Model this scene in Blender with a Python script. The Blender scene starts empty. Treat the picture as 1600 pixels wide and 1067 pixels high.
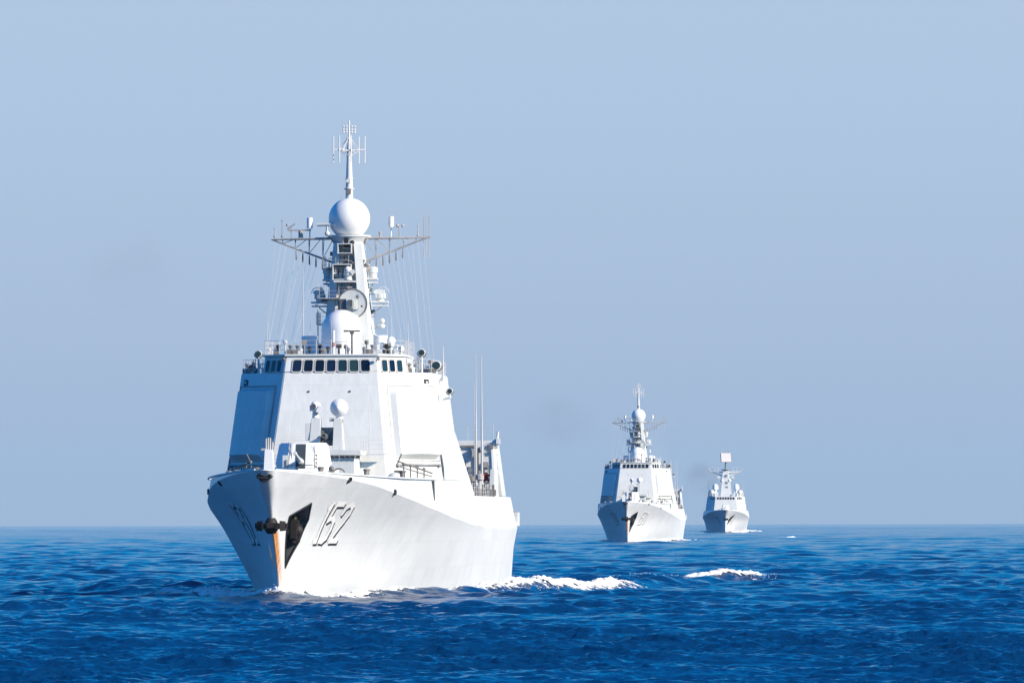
import bpy, bmesh, math, random
import numpy as np
from mathutils import Vector, Matrix

random.seed(7)
rng = np.random.default_rng(11)
sc = bpy.context.scene
COL = sc.collection
R = math.radians

# ------------------------------------------------------------------ camera
HC, FPX, EARTH = 5.7, 12650.0, 7.4e6
cam_d = bpy.data.cameras.new('camera')
cam = bpy.data.objects.new('camera', cam_d)
COL.objects.link(cam)
cam_d.sensor_width = 36
cam_d.lens = 36 * FPX / 1600
cam_d.clip_start, cam_d.clip_end = 1.0, 60000
PITCH = math.atan((804.5 - 533.5) / FPX)
CAM_ROT = Matrix.Rotation(math.pi / 2 + PITCH, 4, 'X') @ Matrix.Rotation(R(-0.14), 4, 'Z')
cam.matrix_world = Matrix.Translation((0, 0, HC)) @ CAM_ROT
sc.camera = cam

# ------------------------------------------------------------------ light
SUN_EL, SUN_AZ = R(26), R(120)
to_sun = Vector((math.cos(SUN_EL) * math.sin(SUN_AZ), math.cos(SUN_EL) * math.cos(SUN_AZ), math.sin(SUN_EL)))
sun_d = bpy.data.lights.new('sun', 'SUN')
sun_d.energy, sun_d.angle, sun_d.color = 5.0, R(0.5), (1.0, 0.85, 0.66)
sun = bpy.data.objects.new('sun', sun_d)
COL.objects.link(sun)
sun.rotation_euler = to_sun.to_track_quat('Z', 'Y').to_euler()
sun.location = (200, -100, 200)

world = bpy.data.worlds.new('World')
sc.world = world
world.use_nodes = True
wt = world.node_tree
wt.nodes.clear()
def wn(t, **k):
    n = wt.nodes.new(t)
    for a, b in k.items(): setattr(n, a, b)
    return n
w_out = wn('ShaderNodeOutputWorld')
w_bg = wn('ShaderNodeBackground')
SKY_S = 0.1
w_bg.inputs['Strength'].default_value = SKY_S
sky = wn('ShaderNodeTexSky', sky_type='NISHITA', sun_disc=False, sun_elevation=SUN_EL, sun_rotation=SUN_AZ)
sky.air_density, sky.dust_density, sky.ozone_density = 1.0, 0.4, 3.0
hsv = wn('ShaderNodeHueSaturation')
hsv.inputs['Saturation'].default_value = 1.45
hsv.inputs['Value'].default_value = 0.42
tc = wn('ShaderNodeTexCoord')
sep = wn('ShaderNodeSeparateXYZ')
ramp = wn('ShaderNodeValToRGB')          # colour of the low haze band by elevation
cr = ramp.color_ramp
k = 1 / SKY_S
def sky_stop(pos, c, first=None):
    e = cr.elements[first] if first is not None else cr.elements.new(pos)
    e.position = pos
    e.color = (c[0], c[1], c[2], 1)
EXPO = 0.58
def hz(r, g, b): return tuple(v / 2 ** EXPO for v in (r, g, b))
sky_stop(0.0, hz(.368, .482, .650), 0)
sky_stop(0.12, hz(.475, .595, .775), 1)
sky_stop(0.02, hz(.400, .516, .695))
sky_stop(0.05, hz(.435, .570, .760))
fac = wn('ShaderNodeMapRange')
fac.inputs['From Min'].default_value, fac.inputs['From Max'].default_value = 0.066, 0.112
mul = wn('ShaderNodeVectorMath', operation='SCALE')
mul.inputs['Scale'].default_value = k
mix = wn('ShaderNodeMix', data_type='RGBA')
L = wt.links.new
L(tc.outputs['Generated'], sep.inputs[0])
L(sep.outputs['Z'], ramp.inputs[0])
L(sep.outputs['Z'], fac.inputs['Value'])
L(ramp.outputs['Color'], mul.inputs[0])
L(sky.outputs[0], hsv.inputs['Color'])
L(fac.outputs[0], mix.inputs['Factor'])
L(mul.outputs['Vector'], mix.inputs['A'])
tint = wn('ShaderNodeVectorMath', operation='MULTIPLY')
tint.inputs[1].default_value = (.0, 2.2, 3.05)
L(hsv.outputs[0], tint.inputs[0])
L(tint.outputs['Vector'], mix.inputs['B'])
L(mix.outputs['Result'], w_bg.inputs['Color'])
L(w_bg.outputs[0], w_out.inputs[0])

sc.view_settings.view_transform = 'Standard'
sc.view_settings.look = 'None'
sc.view_settings.exposure = EXPO
sc.view_settings.gamma = 1.0
sc.cycles.max_bounces = 6
sc.cycles.use_denoising = True
sc.cycles.sample_clamp_direct = 1.6
sc.cycles.sample_clamp_indirect = 1.2

# ------------------------------------------------------------------ materials
def new_mat(name):
    m = bpy.data.materials.new(name)
    m.use_nodes = True
    return m, m.node_tree, m.node_tree.nodes['Principled BSDF']
def setc(b, name, v): b.inputs[name].default_value = v

def paint(name, col, rough=.45, var=.05, streak=.06, dent=0.0, rust=False):
    m, t, b = new_mat(name)
    N = lambda ty, **k: ([setattr(n, a, v) for n in [t.nodes.new(ty)] for a, v in k.items()], t.nodes[-1])[1]
    tc = N('ShaderNodeTexCoord')
    n1 = N('ShaderNodeTexNoise'); n1.inputs['Scale'].default_value = .55; n1.inputs['Detail'].default_value = 5
    mp = N('ShaderNodeMapping'); mp.inputs['Scale'].default_value = (2.2, 2.2, .10)
    n2 = N('ShaderNodeTexNoise'); n2.inputs['Scale'].default_value = 1.6; n2.inputs['Detail'].default_value = 4
    t.links.new(tc.outputs['Object'], n1.inputs['Vector'])
    t.links.new(tc.outputs['Object'], mp.inputs['Vector'])
    t.links.new(mp.outputs[0], n2.inputs['Vector'])
    r1 = N('ShaderNodeMapRange'); r1.inputs[1].default_value = .3; r1.inputs[2].default_value = .7
    r1.inputs[3].default_value = 1 - var; r1.inputs[4].default_value = 1 + var
    r2 = N('ShaderNodeMapRange'); r2.inputs[1].default_value = .3; r2.inputs[2].default_value = .7
    r2.inputs[3].default_value = 1 - streak; r2.inputs[4].default_value = 1 + streak
    t.links.new(n1.outputs[0], r1.inputs[0]); t.links.new(n2.outputs[0], r2.inputs[0])
    mm = N('ShaderNodeMath', operation='MULTIPLY')
    t.links.new(r1.outputs[0], mm.inputs[0]); t.links.new(r2.outputs[0], mm.inputs[1])
    vs = N('ShaderNodeVectorMath', operation='SCALE'); vs.inputs[0].default_value = col
    t.links.new(mm.outputs[0], vs.inputs['Scale'])
    spv = N('ShaderNodeSeparateXYZ'); adv_ = N('ShaderNodeMath', operation='ADD'); cbv = N('ShaderNodeCombineXYZ')
    t.links.new(tc.outputs['Object'], spv.inputs[0]); t.links.new(spv.outputs['X'], adv_.inputs[0]); t.links.new(spv.outputs['Y'], adv_.inputs[1])
    t.links.new(adv_.outputs[0], cbv.inputs['X']); t.links.new(spv.outputs['Z'], cbv.inputs['Y'])
    bk = N('ShaderNodeTexBrick'); bk.inputs['Scale'].default_value = 1; bk.inputs['Brick Width'].default_value = 5.2; bk.inputs['Row Height'].default_value = 1.9
    bk.inputs['Mortar Size'].default_value = .018; bk.inputs['Mortar Smooth'].default_value = .6
    bk.inputs['Color1'].default_value = (.97, .97, .97, 1); bk.inputs['Color2'].default_value = (1.03, 1.03, 1.03, 1); bk.inputs['Mortar'].default_value = (.88, .88, .88, 1)
    t.links.new(cbv.outputs[0], bk.inputs['Vector'])
    pm = N('ShaderNodeVectorMath', operation='MULTIPLY')
    t.links.new(vs.outputs['Vector'], pm.inputs[0])
    if dent: t.links.new(bk.outputs['Color'], pm.inputs[1])
    else: pm.inputs[1].default_value = (1, 1, 1)
    out = pm.outputs['Vector']
    if rust:
        at_ = N('ShaderNodeAttribute', attribute_name='rust')
        n3 = N('ShaderNodeTexNoise'); n3.inputs['Scale'].default_value = 3.0; n3.inputs['Detail'].default_value = 6
        t.links.new(mp.outputs[0], n3.inputs['Vector'])
        r3 = N('ShaderNodeMapRange'); r3.inputs[1].default_value = .30; r3.inputs[2].default_value = .62
        t.links.new(n3.outputs[0], r3.inputs[0])
        ad = N('ShaderNodeMath', operation='MULTIPLY')
        t.links.new(at_.outputs['Fac'], ad.inputs[0]); t.links.new(r3.outputs[0], ad.inputs[1])
        ad2 = N('ShaderNodeMath', operation='MULTIPLY_ADD', use_clamp=True)
        pw = N('ShaderNodeMath', operation='POWER'); pw.inputs[1].default_value = 3.0
        t.links.new(at_.outputs['Fac'], pw.inputs[0])
        t.links.new(pw.outputs[0], ad2.inputs[0]); ad2.inputs[1].default_value = .6
        t.links.new(ad.outputs[0], ad2.inputs[2])
        mx = N('ShaderNodeMix', data_type='RGBA')
        t.links.new(ad2.outputs[0], mx.inputs['Factor'])
        t.links.new(out, mx.inputs['A'])
        rc = N('ShaderNodeMix', data_type='RGBA')
        rc.inputs['A'].default_value = (.62, .30, .07, 1); rc.inputs['B'].default_value = (.33, .11, .02, 1)
        t.links.new(n3.outputs[0], rc.inputs['Factor'])
        t.links.new(rc.outputs['Result'], mx.inputs['B'])
        out = mx.outputs['Result']
    t.links.new(out, b.inputs['Base Color'])
    setc(b, 'Roughness', rough)
    setc(b, 'Specular IOR Level', .35)
    if dent:
        mp2 = N('ShaderNodeMapping'); mp2.inputs['Scale'].default_value = (.5, .55, .40)
        n4 = N('ShaderNodeTexNoise'); n4.inputs['Scale'].default_value = 1.0; n4.inputs['Detail'].default_value = 2
        bp = N('ShaderNodeBump'); bp.inputs['Distance'].default_value = dent; bp.inputs['Strength'].default_value = 1
        t.links.new(tc.outputs['Object'], mp2.inputs[0]); t.links.new(mp2.outputs[0], n4.inputs['Vector'])
        t.links.new(n4.outputs[0], bp.inputs['Height']); t.links.new(bp.outputs[0], b.inputs['Normal'])
    return m

M = {}
M['hull'] = paint('hull_paint', (.655, .68, .69), .42, .04, .028, .05, True)
M['grey'] = paint('grey_paint', (.580, .605, .605), .48, .03, .04, .03)
M['dome'] = paint('dome_white', (.74, .75, .75), .35, .02, .02)
M['dark'] = paint('dark_steel', (.018, .018, .02), .5, .2, .2)
M['iron'] = paint('anchor_iron', (.016, .013, .012), .65, .5, .3)
M['trim'] = paint('weathered_trim', (.17, .16, .155), .6, .3, .3)
M['deck'] = paint('deck_paint', (.16, .19, .20), .8, .1, .1)
M['white'] = paint('number_white', (.80, .80, .80), .5, .01, .01)
M['red'] = paint('red_paint', (.55, .03, .025), .5, .05, .05)
M['wire3'] = paint('aerial_white', (.62, .62, .62), .5, .1, .0)
M['array'] = paint('array_grey', (.47, .46, .47), .6, .05, .0)
M['lens'] = paint('signal_lens', (.34, .13, .12), .4, .05, .05)
M['wire'] = paint('antenna_grey', (.48, .49, .50), .5, .1, .0)
M['pocket'] = paint('pocket_steel', (.10, .11, .12), .6, .5, .3)
g, gt, gb = new_mat('window_glass')
setc(gb, 'Base Color', (.012, .035, .045, 1)); setc(gb, 'Roughness', .06); setc(gb, 'IOR', 1.5)
M['glass'] = g
for nm, cc in (('glass2', (.004, .012, .03)), ('glass3', (.02, .05, .055)), ('glass4', (.008, .02, .05))):
    g, gt, gb = new_mat('window_' + nm); setc(gb, 'Base Color', cc + (1,)); setc(gb, 'Roughness', .08); setc(gb, 'IOR', 1.45); setc(gb, 'Specular IOR Level', .25); M[nm] = g
WRND = random.Random(5)

# ------------------------------------------------------------------ mesh builder
class MB:
    def __init__(s): s.v, s.f, s.mi = [], [], []
    def add(s, vs, fs, mi=0):
        o = len(s.v)
        s.v += [tuple(p) for p in vs]
        s.f += [tuple(i + o for i in f) for f in fs]
        s.mi += [mi] * len(fs)
        return s
    def hexa(s, a, b, mi=0):          # two rings of n points, bottom and top
        n = len(a)
        fs = [tuple(range(n))[::-1], tuple(range(n, 2 * n))]
        fs += [(i, (i + 1) % n, n + (i + 1) % n, n + i) for i in range(n)]
        return s.add(list(a) + list(b), fs, mi)
    def box(s, c, d, mi=0, rot=None):
        x, y, z = d[0] / 2, d[1] / 2, d[2] / 2
        ps = [Vector(p) for p in ((-x, -y, -z), (x, -y, -z), (x, y, -z), (-x, y, -z), (-x, -y, z), (x, -y, z), (x, y, z), (-x, y, z))]
        if rot is not None: ps = [rot @ p for p in ps]
        c = Vector(c)
        ps = [p + c for p in ps]
        return s.hexa(ps[:4], ps[4:], mi)
    def tube(s, p0, p1, r0, r1=None, n=8, mi=0):
        r1 = r0 if r1 is None else r1
        p0, p1 = Vector(p0), Vector(p1)
        d = (p1 - p0).normalized()
        u = d.orthogonal().normalized(); w = d.cross(u)
        A = [p0 + (u * math.cos(2 * math.pi * i / n) + w * math.sin(2 * math.pi * i / n)) * r0 for i in range(n)]
        B = [p1 + (u * math.cos(2 * math.pi * i / n) + w * math.sin(2 * math.pi * i / n)) * r1 for i in range(n)]
        return s.hexa(A, B, mi)
    def lathe(s, c, prof, n=24, mi=0, axis=(0, 0, 1)):       # prof: (radius, height) list
        q = Vector((0, 0, 1)).rotation_difference(Vector(axis).normalized())
        c = Vector(c); vs = []; fs = []
        for r, h in prof:
            vs += [c + q @ Vector((r * math.cos(2 * math.pi * i / n), r * math.sin(2 * math.pi * i / n), h)) for i in range(n)]
        for j in range(len(prof) - 1):
            fs += [(j * n + i, j * n + (i + 1) % n, (j + 1) * n + (i + 1) % n, (j + 1) * n + i) for i in range(n)]
        fs.append(tuple(range(n))[::-1]); fs.append(tuple(range((len(prof) - 1) * n, len(prof) * n)))
        return s.add(vs, fs, mi)
    def ball(s, c, r, n=24, lo=-90, hi=90, mi=0, axis=(0, 0, 1), sq=1):
        m = max(4, n // 2)
        prof = []
        for i in range(m + 1):
            a = R(lo + (hi - lo) * i / m)
            prof.append((max(r * math.cos(a), .002), r * math.sin(a) * sq))
        return s.lathe(c, prof, n, mi, axis)
    def ring(s, c, rad, r, n=24, m=6, mi=0, axis=(0, 0, 1), sx=1, sy=1, a0=0, a1=360):
        q = Vector((0, 0, 1)).rotation_difference(Vector(axis).normalized()); c = Vector(c)
        full = a1 - a0 >= 360
        cnt = n if full else n + 1
        vs = []; fs = []
        for i in range(cnt):
            a = R(a0 + (a1 - a0) * i / n)
            for j in range(m):
                b = 2 * math.pi * j / m
                rr = rad + r * math.cos(b)
                vs.append(c + q @ Vector((rr * math.cos(a) * sx, rr * math.sin(a) * sy, r * math.sin(b))))
        for i in range(n):
            i2 = (i + 1) % cnt
            fs += [(i * m + j, i * m + (j + 1) % m, i2 * m + (j + 1) % m, i2 * m + j) for j in range(m)]
        return s.add(vs, fs, mi)
    def build(s, name, mat, parent=None, smooth=True, bevel=0):
        me = bpy.data.meshes.new(name)
        me.from_pydata(s.v, [], s.f)
        mats = mat if isinstance(mat, (list, tuple)) else [mat]
        for m in mats: me.materials.append(m)
        me.polygons.foreach_set('material_index', s.mi)
        bm = bmesh.new(); bm.from_mesh(me)
        bmesh.ops.recalc_face_normals(bm, faces=bm.faces)
        if bevel:
            es = [e for e in bm.edges if len(e.link_faces) == 2 and e.calc_face_angle(0) > R(20)]
            bmesh.ops.bevel(bm, geom=es, offset=bevel, segments=2, affect='EDGES', clamp_overlap=True)
        bm.to_mesh(me); bm.free()
        if smooth:
            me.shade_smooth(); me.set_sharp_from_angle(angle=R(32))
        o = bpy.data.objects.new(name, me)
        COL.objects.link(o)
        if parent is not None: o.parent = parent
        return o

def thing(name, loc, rz, label, cat, group=None):
    o = bpy.data.objects.new(name, None)
    o.empty_display_size = 5
    COL.objects.link(o)
    o.location = loc; o.rotation_euler = (0, 0, rz)
    o['label'] = label; o['category'] = cat
    if group: o['group'] = group
    return o
def copy_tree(o, parent=None):
    c = o.copy(); COL.objects.link(c)
    if parent is not None: c.parent = parent
    for ch in list(o.children): copy_tree(ch, c)
    return c

# ------------------------------------------------------------------ hull form (x port, y aft of the stem at the waterline, z up)
def sm(x, a, b):
    x = np.clip((np.asarray(x, float) - a) / (b - a), 0, 1)
    return x * x * (3 - 2 * x)
def smooth_interp(xs, ys, w, lo, hi):
    g = np.linspace(lo - 3 * w, hi + 3 * w, 4000)
    y = np.interp(g, xs, ys)
    n = max(3, int(w / (g[1] - g[0])))
    kern = np.hanning(n + 2); kern /= kern.sum()
    y = np.convolve(np.pad(y, (len(kern) // 2, len(kern) - 1 - len(kern) // 2), mode='edge'), kern, 'valid')
    return lambda x: np.interp(x, g, y)

class HullForm:
    def __init__(h, over, send, bd, bw, zk, zt, rtop, deckz):
        h.over, h.send, h.rtop, h.dz = over, send, rtop, deckz
        h.L = send + over
        h._bd = smooth_interp(*zip(*bd), 8, 0, h.L); h._bw = smooth_interp(*zip(*bw), 10, 0, h.L)
        h._zk = smooth_interp(*zip(*zk), 6, -over, send); h._zt = smooth_interp(*zip(*zt), 2, -over, send)
        h.b0d, h.b0w = float(h._bd(0)), float(h._bw(0))
    def stem(h, z):
        z = np.asarray(z, float)
        f = np.clip(z / h.dz, 0, 1.2)
        return np.where(z >= 0, -h.over * (0.72 * f + 0.28 * f * f), -z * 1.0)
    def bd(h, u): return np.maximum(h._bd(u) - h.b0d * np.exp(-np.maximum(u, 0) / 3), 0)
    def bw(h, u): return np.maximum(h._bw(u) - h.b0w * np.exp(-np.maximum(u, 0) / 3), 0)
    def zk(h, s): return h._zk(s)
    def zt(h, s): return np.maximum(h._zt(s), h._zk(s) + .02)
    def t_u(h, u, z, s):              # half breadth below the knuckle
        zk = h.zk(s)
        f = np.clip(z / zk, 0, 1)
        p = 1.18 - .05 * sm(u, 10, 70)
        b = h.bw(u) + (h.bd(u) - h.bw(u)) * f ** p
        b = b * np.where(z < 0, np.maximum(1 + z * .12, .1), 1)
        r = .06 + h.rtop * sm(z, h.dz * .50, h.dz)
        q = np.clip(u / r, 0, 1)
        return b * sm(u, 0, .6) + r * np.sqrt(np.maximum(1 - (1 - q) ** 2, 0))
    def t(h, s, z):
        st = h.stem(z)
        u = np.maximum((s - st) * h.L / (h.send - st), 0)
        zk = h.zk(s)
        low = h.t_u(u, np.minimum(z, zk), s)
        return low - np.maximum(z - zk, 0) * .17

def make_hull(h, name, mat, parent, rustf=None, dens=1.0, cut=None):
    us = list(1.3 * (1 - np.cos(np.linspace(0, math.pi / 2, 9))))
    while us[-1] < h.L - .3:
        us.append(us[-1] + (.28 if us[-1] < 26 else .9) / dens)
    us[-1] = h.L
    us = np.array(us)
    nv = int(30 * dens)
    vv = np.concatenate([np.linspace(0, 1, nv), ])
    up = np.linspace(0, 1, 6)[1:]
    n, mrow = len(us), nv + len(up)
    P = np.zeros((n, mrow, 3))
    for j, v in enumerate(vv):
        s_g = us - h.over
        for _ in range(4):
            z = -2 + v * (h.zk(s_g) + 2)
            st = h.stem(z)
            s_g = st + us * (h.send - st) / h.L
        z = -2 + v * (h.zk(s_g) + 2)
        P[:, j, 0], P[:, j, 1], P[:, j, 2] = h.t_u(us, z, s_g), s_g, z
    for j, v in enumerate(up):
        s_g = P[:, nv - 1, 1]; zk = P[:, nv - 1, 2]
        z = zk + v * (h.zt(s_g) - zk)
        P[:, nv + j, 0] = np.maximum(P[:, nv - 1, 0] - (z - zk) * .17, 0)
        P[:, nv + j, 1], P[:, nv + j, 2] = s_g, z
    P[0, :, 0] = 0
    Q = P.copy(); Q[:, :, 0] *= -1
    V = np.concatenate([P.reshape(-1, 3), Q.reshape(-1, 3)])
    off = n * mrow
    F = []
    for i in range(n - 1):
        for j in range(mrow - 1):
            a, b, c, d = i * mrow + j, (i + 1) * mrow + j, (i + 1) * mrow + j + 1, i * mrow + j + 1
            F.append((a, b, c, d)); F.append((off + a, off + d, off + c, off + b))
        a, b = i * mrow + mrow - 1, (i + 1) * mrow + mrow - 1
        F.append((a, b, off + b, off + a))
        a, b = i * mrow, (i + 1) * mrow
        F.append((a, off + a, off + b, b))
    e = (n - 1) * mrow
    for j in range(mrow - 1):
        F.append((e + j, off + e + j, off + e + j + 1, e + j + 1))
    me = bpy.data.meshes.new(name)
    me.from_pydata([tuple(p) for p in V], [], F)
    bm = bmesh.new(); bm.from_mesh(me)
    bmesh.ops.remove_doubles(bm, verts=bm.verts, dist=.0015)
    bmesh.ops.dissolve_degenerate(bm, dist=.0005, edges=bm.edges)
    bmesh.ops.recalc_face_normals(bm, faces=bm.faces)
    bm.to_mesh(me); bm.free()
    me.materials.append(mat); me.materials.append(M['deck']); me.materials.append(M['pocket'])
    o = bpy.data.objects.new(name, me); COL.objects.link(o)
    if cut is not None:
        md = o.modifiers.new('cut', 'BOOLEAN'); md.operation = 'DIFFERENCE'; md.object = cut; md.solver = 'EXACT'
        md.material_mode = 'TRANSFER'
        dg = bpy.context.evaluated_depsgraph_get()
        me2 = bpy.data.meshes.new_from_object(o.evaluated_get(dg))
        o.modifiers.clear()
        o.data = me2; me2.name = name; me = me2
        bpy.data.objects.remove(cut)
    me.shade_smooth(); me.set_sharp_from_angle(angle=R(22))
    if rustf is not None:
        a = me.attributes.new('rust', 'FLOAT', 'POINT')
        co = np.zeros(len(me.vertices) * 3); me.vertices.foreach_get('co', co)
        a.data.foreach_set('value', rustf(co.reshape(-1, 3)).astype(np.float32))
    for p in me.polygons:             # deck
        if p.normal.z > .9 and p.center.z > 3 and abs(p.center.x) < float(h.t(p.center.y, p.center.z)) - .05: p.material_index = 1
    o.parent = parent
    return o

DEST = HullForm(
    over=11.5, send=142,
    bd=[(0, 0), (3.5, 1.25), (7.2, 2.4), (11.2, 3.3), (16.9, 4.65), (22, 5.65), (32, 7.1), (42, 8.0), (57, 8.55), (77, 8.55), (122, 8.25), (142, 7.5), (153.5, 6.5)],
    bw=[(0, 0), (10, 1.15), (20, 2.5), (30, 3.9), (40, 5.2), (55, 6.6), (70, 7.4), (90, 7.8), (120, 7.6), (151.5, 6.2)],
    zk=[(-11.5, 8.75), (-3, 8.45), (3, 8.2), (9.5, 7.8), (20, 6.95), (30, 6.25), (45, 5.5), (65, 4.95), (100, 4.72), (142, 4.68)],
    zt=[(-11.5, 8.77), (0, 8.55), (10, 8.38), (20, 8.3), (37, 8.26), (66, 8.26), (70, 7.2), (125, 7.2), (127, 4.75), (142, 4.75)],
    rtop=.42, deckz=8.75)

# pose of the leading ship, and a way from a picture point at a distance aft to a point on the ship
PSI1, D1 = R(3.8), 550.0
X1 = (437 - 800) / FPX * D1
def curv(x, y): return -(x * x + y * y) / (2 * EARTH)
LOC1 = Vector((X1, D1, curv(X1, D1)))
SHIP1 = Matrix.Translation(LOC1) @ Matrix.Rotation(-PSI1, 4, 'Z')
INV1 = SHIP1.inverted()
_o = INV1 @ Vector((0, 0, HC))
def ray1(px, py):
    d = CAM_ROT @ Vector(((px - 800) / FPX, (533.5 - py) / FPX, -1))
    return (INV1.to_3x3() @ d)
def at(px, py, s):
    d = ray1(px, py)
    return _o + d * ((s - _o.y) / d.y)
def on_hull(px, py, h=DEST, side=1):
    d = ray1(px, py); lo = None
    k = (-11.6 - _o.y) / d.y
    while k < (70 - _o.y) / d.y:
        p = _o + d * k
        inside = p.y > float(h.stem(p.z)) and abs(p.x) < float(h.t(p.y, p.z))
        if inside: break
        k += .02
    return p

def hp(h, s, z, side, off):           # a point on the hull skin, off metres outside it
    t = float(h.t(s, z))
    dts = (float(h.t(s + .05, z)) - float(h.t(s - .05, z))) / .1
    dtz = (float(h.t(s, z + .05)) - float(h.t(s, z - .05))) / .1
    n = Vector((1, -dts, -dtz)).normalized()
    p = Vector((t, s, z)) + n * off
    return Vector((p.x * side, p.y, p.z))

DIGITS = {
    '1': [[(.10, 0), (.42, 0), (.42, 2.0), (.22, 1.8)]],
    '5': [[(1.05, 2.0), (.22, 2.0), (.16, 1.12), (.62, 1.28), (.98, 1.02), (1.05, .62), (.92, .2), (.55, 0), (.05, .02)]],
    '2': [[(.10, 1.5), (.2, 1.82), (.58, 2.0), (.95, 1.82), (1.02, 1.45), (.85, 1.05), (.12, .02), (1.1, .02)]],
    '0': [[(.56, 2.0), (.18, 1.75), (.08, 1.0), (.18, .25), (.56, 0), (.94, .25), (1.04, 1.0), (.94, 1.75), (.56, 2.0)]],
    '4': [[(.85, 0), (.85, 2.0), (.05, .6), (1.15, .6)]],
    '8': [[(.56, 1.08), (.2, 1.3), (.2, 1.75), (.56, 2.0), (.92, 1.75), (.92, 1.3), (.56, 1.08), (.1, .8), (.1, .25), (.56, 0), (1.02, .25), (1.02, .8), (.56, 1.08)]],
}
def number_mesh(h, text, side, s0, z0, sx, sz, parent, w=.27):
    mb = MB()
    adv = {c: (.75 if c == '1' else 1.42) for c in text}
    tot = sum(adv[c] for c in text)
    for layer, (dx, dz, off, mi) in enumerate(((.17, -.13, .010, 1), (0, 0, .022, 0))):
        x = 0
        for c in text:
            for pl in DIGITS[c]:
                pts = []
                for a, b in zip(pl[:-1], pl[1:]):
                    for i in range(4): pts.append((a[0] + (b[0] - a[0]) * i / 4, a[1] + (b[1] - a[1]) * i / 4))
                pts.append(pl[-1])
                for a, b in zip(pts[:-1], pts[1:]):
                    d = Vector((b[0] - a[0], b[1] - a[1])); ln = d.length; d /= ln
                    nrm = Vector((-d.y, d.x)) * w / 2
                    e = d * w * .42
                    q = [Vector(a) - e - nrm, Vector(b) + e - nrm, Vector(b) + e + nrm, Vector(a) - e + nrm]
                    ps = []
                    for p in q:
                        X = x + p.x + dx
                        s = s0 + (X if side > 0 else tot - X) * sx
                        zz = (p.y + dz) * sz
                        ps.append((s - .42 * zz, z0 + zz))
                    # every stroke piece sits a hair further out than the last so that no two faces share a plane
                    o2 = off + .0002 * (len(mb.f) % 37)
                    mb.add([hp(h, s, z, side, o2) for s, z in ps], [(0, 1, 2, 3)], mi)
            x += adv[c]
    return mb.build('hull_number', [M['white'], M['dark']], parent, smooth=False)

def lerp(a, b, k): return Vector(a) * (1 - k) + Vector(b) * k
def quadpt(q, u, v, off=0.0):         # q: lower-fore, lower-aft, upper-aft, upper-fore corners
    p = lerp(lerp(q[0], q[1], u), lerp(q[3], q[2], u), v)
    n = (Vector(q[1]) - Vector(q[0])).cross(Vector(q[3]) - Vector(q[0])).normalized()
    return p + n * off
def outward(q, c=(0, 50, 12)):        # flips a quad's order so that its normal points away from c
    n = (Vector(q[1]) - Vector(q[0])).cross(Vector(q[3]) - Vector(q[0]))
    m = sum((Vector(p) for p in q), Vector()) / 4
    return q if n.dot(m - Vector(c)) > 0 else [q[1], q[0], q[3], q[2]]
def window(q, u0, u1, v0, v1, parent):
    mb = MB()
    P = lambda u, v, o: quadpt(q, u, v, o)
    du, dv = (u1 - u0), (v1 - v0)
    # pane with cut corners, set in a raised frame
    def octo(g, o, cut=.14):
        a0, a1, b0, b1 = u0 - g * du, u1 + g * du, v0 - g * dv, v1 + g * dv
        cu, cv = (a1 - a0) * cut, (b1 - b0) * cut * .8
        return [P(a0 + cu, b0, o), P(a1 - cu, b0, o), P(a1, b0 + cv, o), P(a1, b1 - cv, o), P(a1 - cu, b1, o), P(a0 + cu, b1, o), P(a0, b1 - cv, o), P(a0, b0 + cv, o)]
    ins, mid, out = octo(0, .012), octo(0, .055), octo(.10, .05)
    base = octo(.10, -.02)
    vs = ins + mid + out + base
    fs = []
    for i in range(8):
        j = (i + 1) % 8
        fs += [(i, j, 8 + j, 8 + i), (8 + i, 8 + j, 16 + j, 16 + i), (16 + i, 16 + j, 24 + j, 24 + i)]
    mb.add(vs, fs, 1)
    mb.add(ins, [tuple(range(8))], 0)
    return mb.build('bridge_window', [M[WRND.choice(['glass', 'glass2', 'glass2', 'glass3', 'glass4'])], M['trim2']], parent, smooth=False)
M['trim2'] = paint('window_frame', (.45, .44, .42), .5, .1, .1)

def rails(pts, h=1.05, step=1.5, r=.018, nw=3):
    mb = MB()
    for a, b in zip(pts[:-1], pts[1:]):
        a, b = Vector(a), Vector(b); n = max(1, round((b - a).length / step))
        for i in range(n + 1):
            p = a + (b - a) * i / n
            mb.tube(p, p + Vector((0, 0, h)), r * 1.3, n=5)
        for w in range(nw):
            z = Vector((0, 0, h * (w + 1) / nw))
            mb.tube(a + z, b + z, r * .8, n=4)
    return mb

def whip(p, top, r=.05, parent=None, name='whip_antenna', base=True):
    mb = MB()
    p, top = Vector(p), Vector(top)
    d = top - p
    if base:
        mb.tube(p, p + d * .06, r * 2.4, r * 2.2, 8); mb.tube(p + d * .06, p + d * .1, r * 1.5, n=8)
    mb.tube(p + d * .1, p + d * .55, r, r * .75, 6); mb.tube(p + d * .55, top, r * .7, r * .3, 6)
    return mb.build(name, M['wire'], parent)

# ------------------------------------------------------------------ the destroyer
def kite_cutter(h):
    pts = [on_hull(486, 786), on_hull(452, 806), on_hull(445, 887), on_hull(466, 847), on_hull(481, 812)]
    c = sum((Vector(p) for p in pts), Vector()) / len(pts)
    mb = MB()
    inn = [Vector((p.x - 1.3, p.y + .35, p.z)) for p in pts]
    inn = [c + (p - c) for p in inn]
    mb.hexa([Vector((p.x + .8, p.y - .25, p.z)) for p in pts], inn)
    return mb.build('cutter', M['pocket'], None, smooth=False), pts

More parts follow.
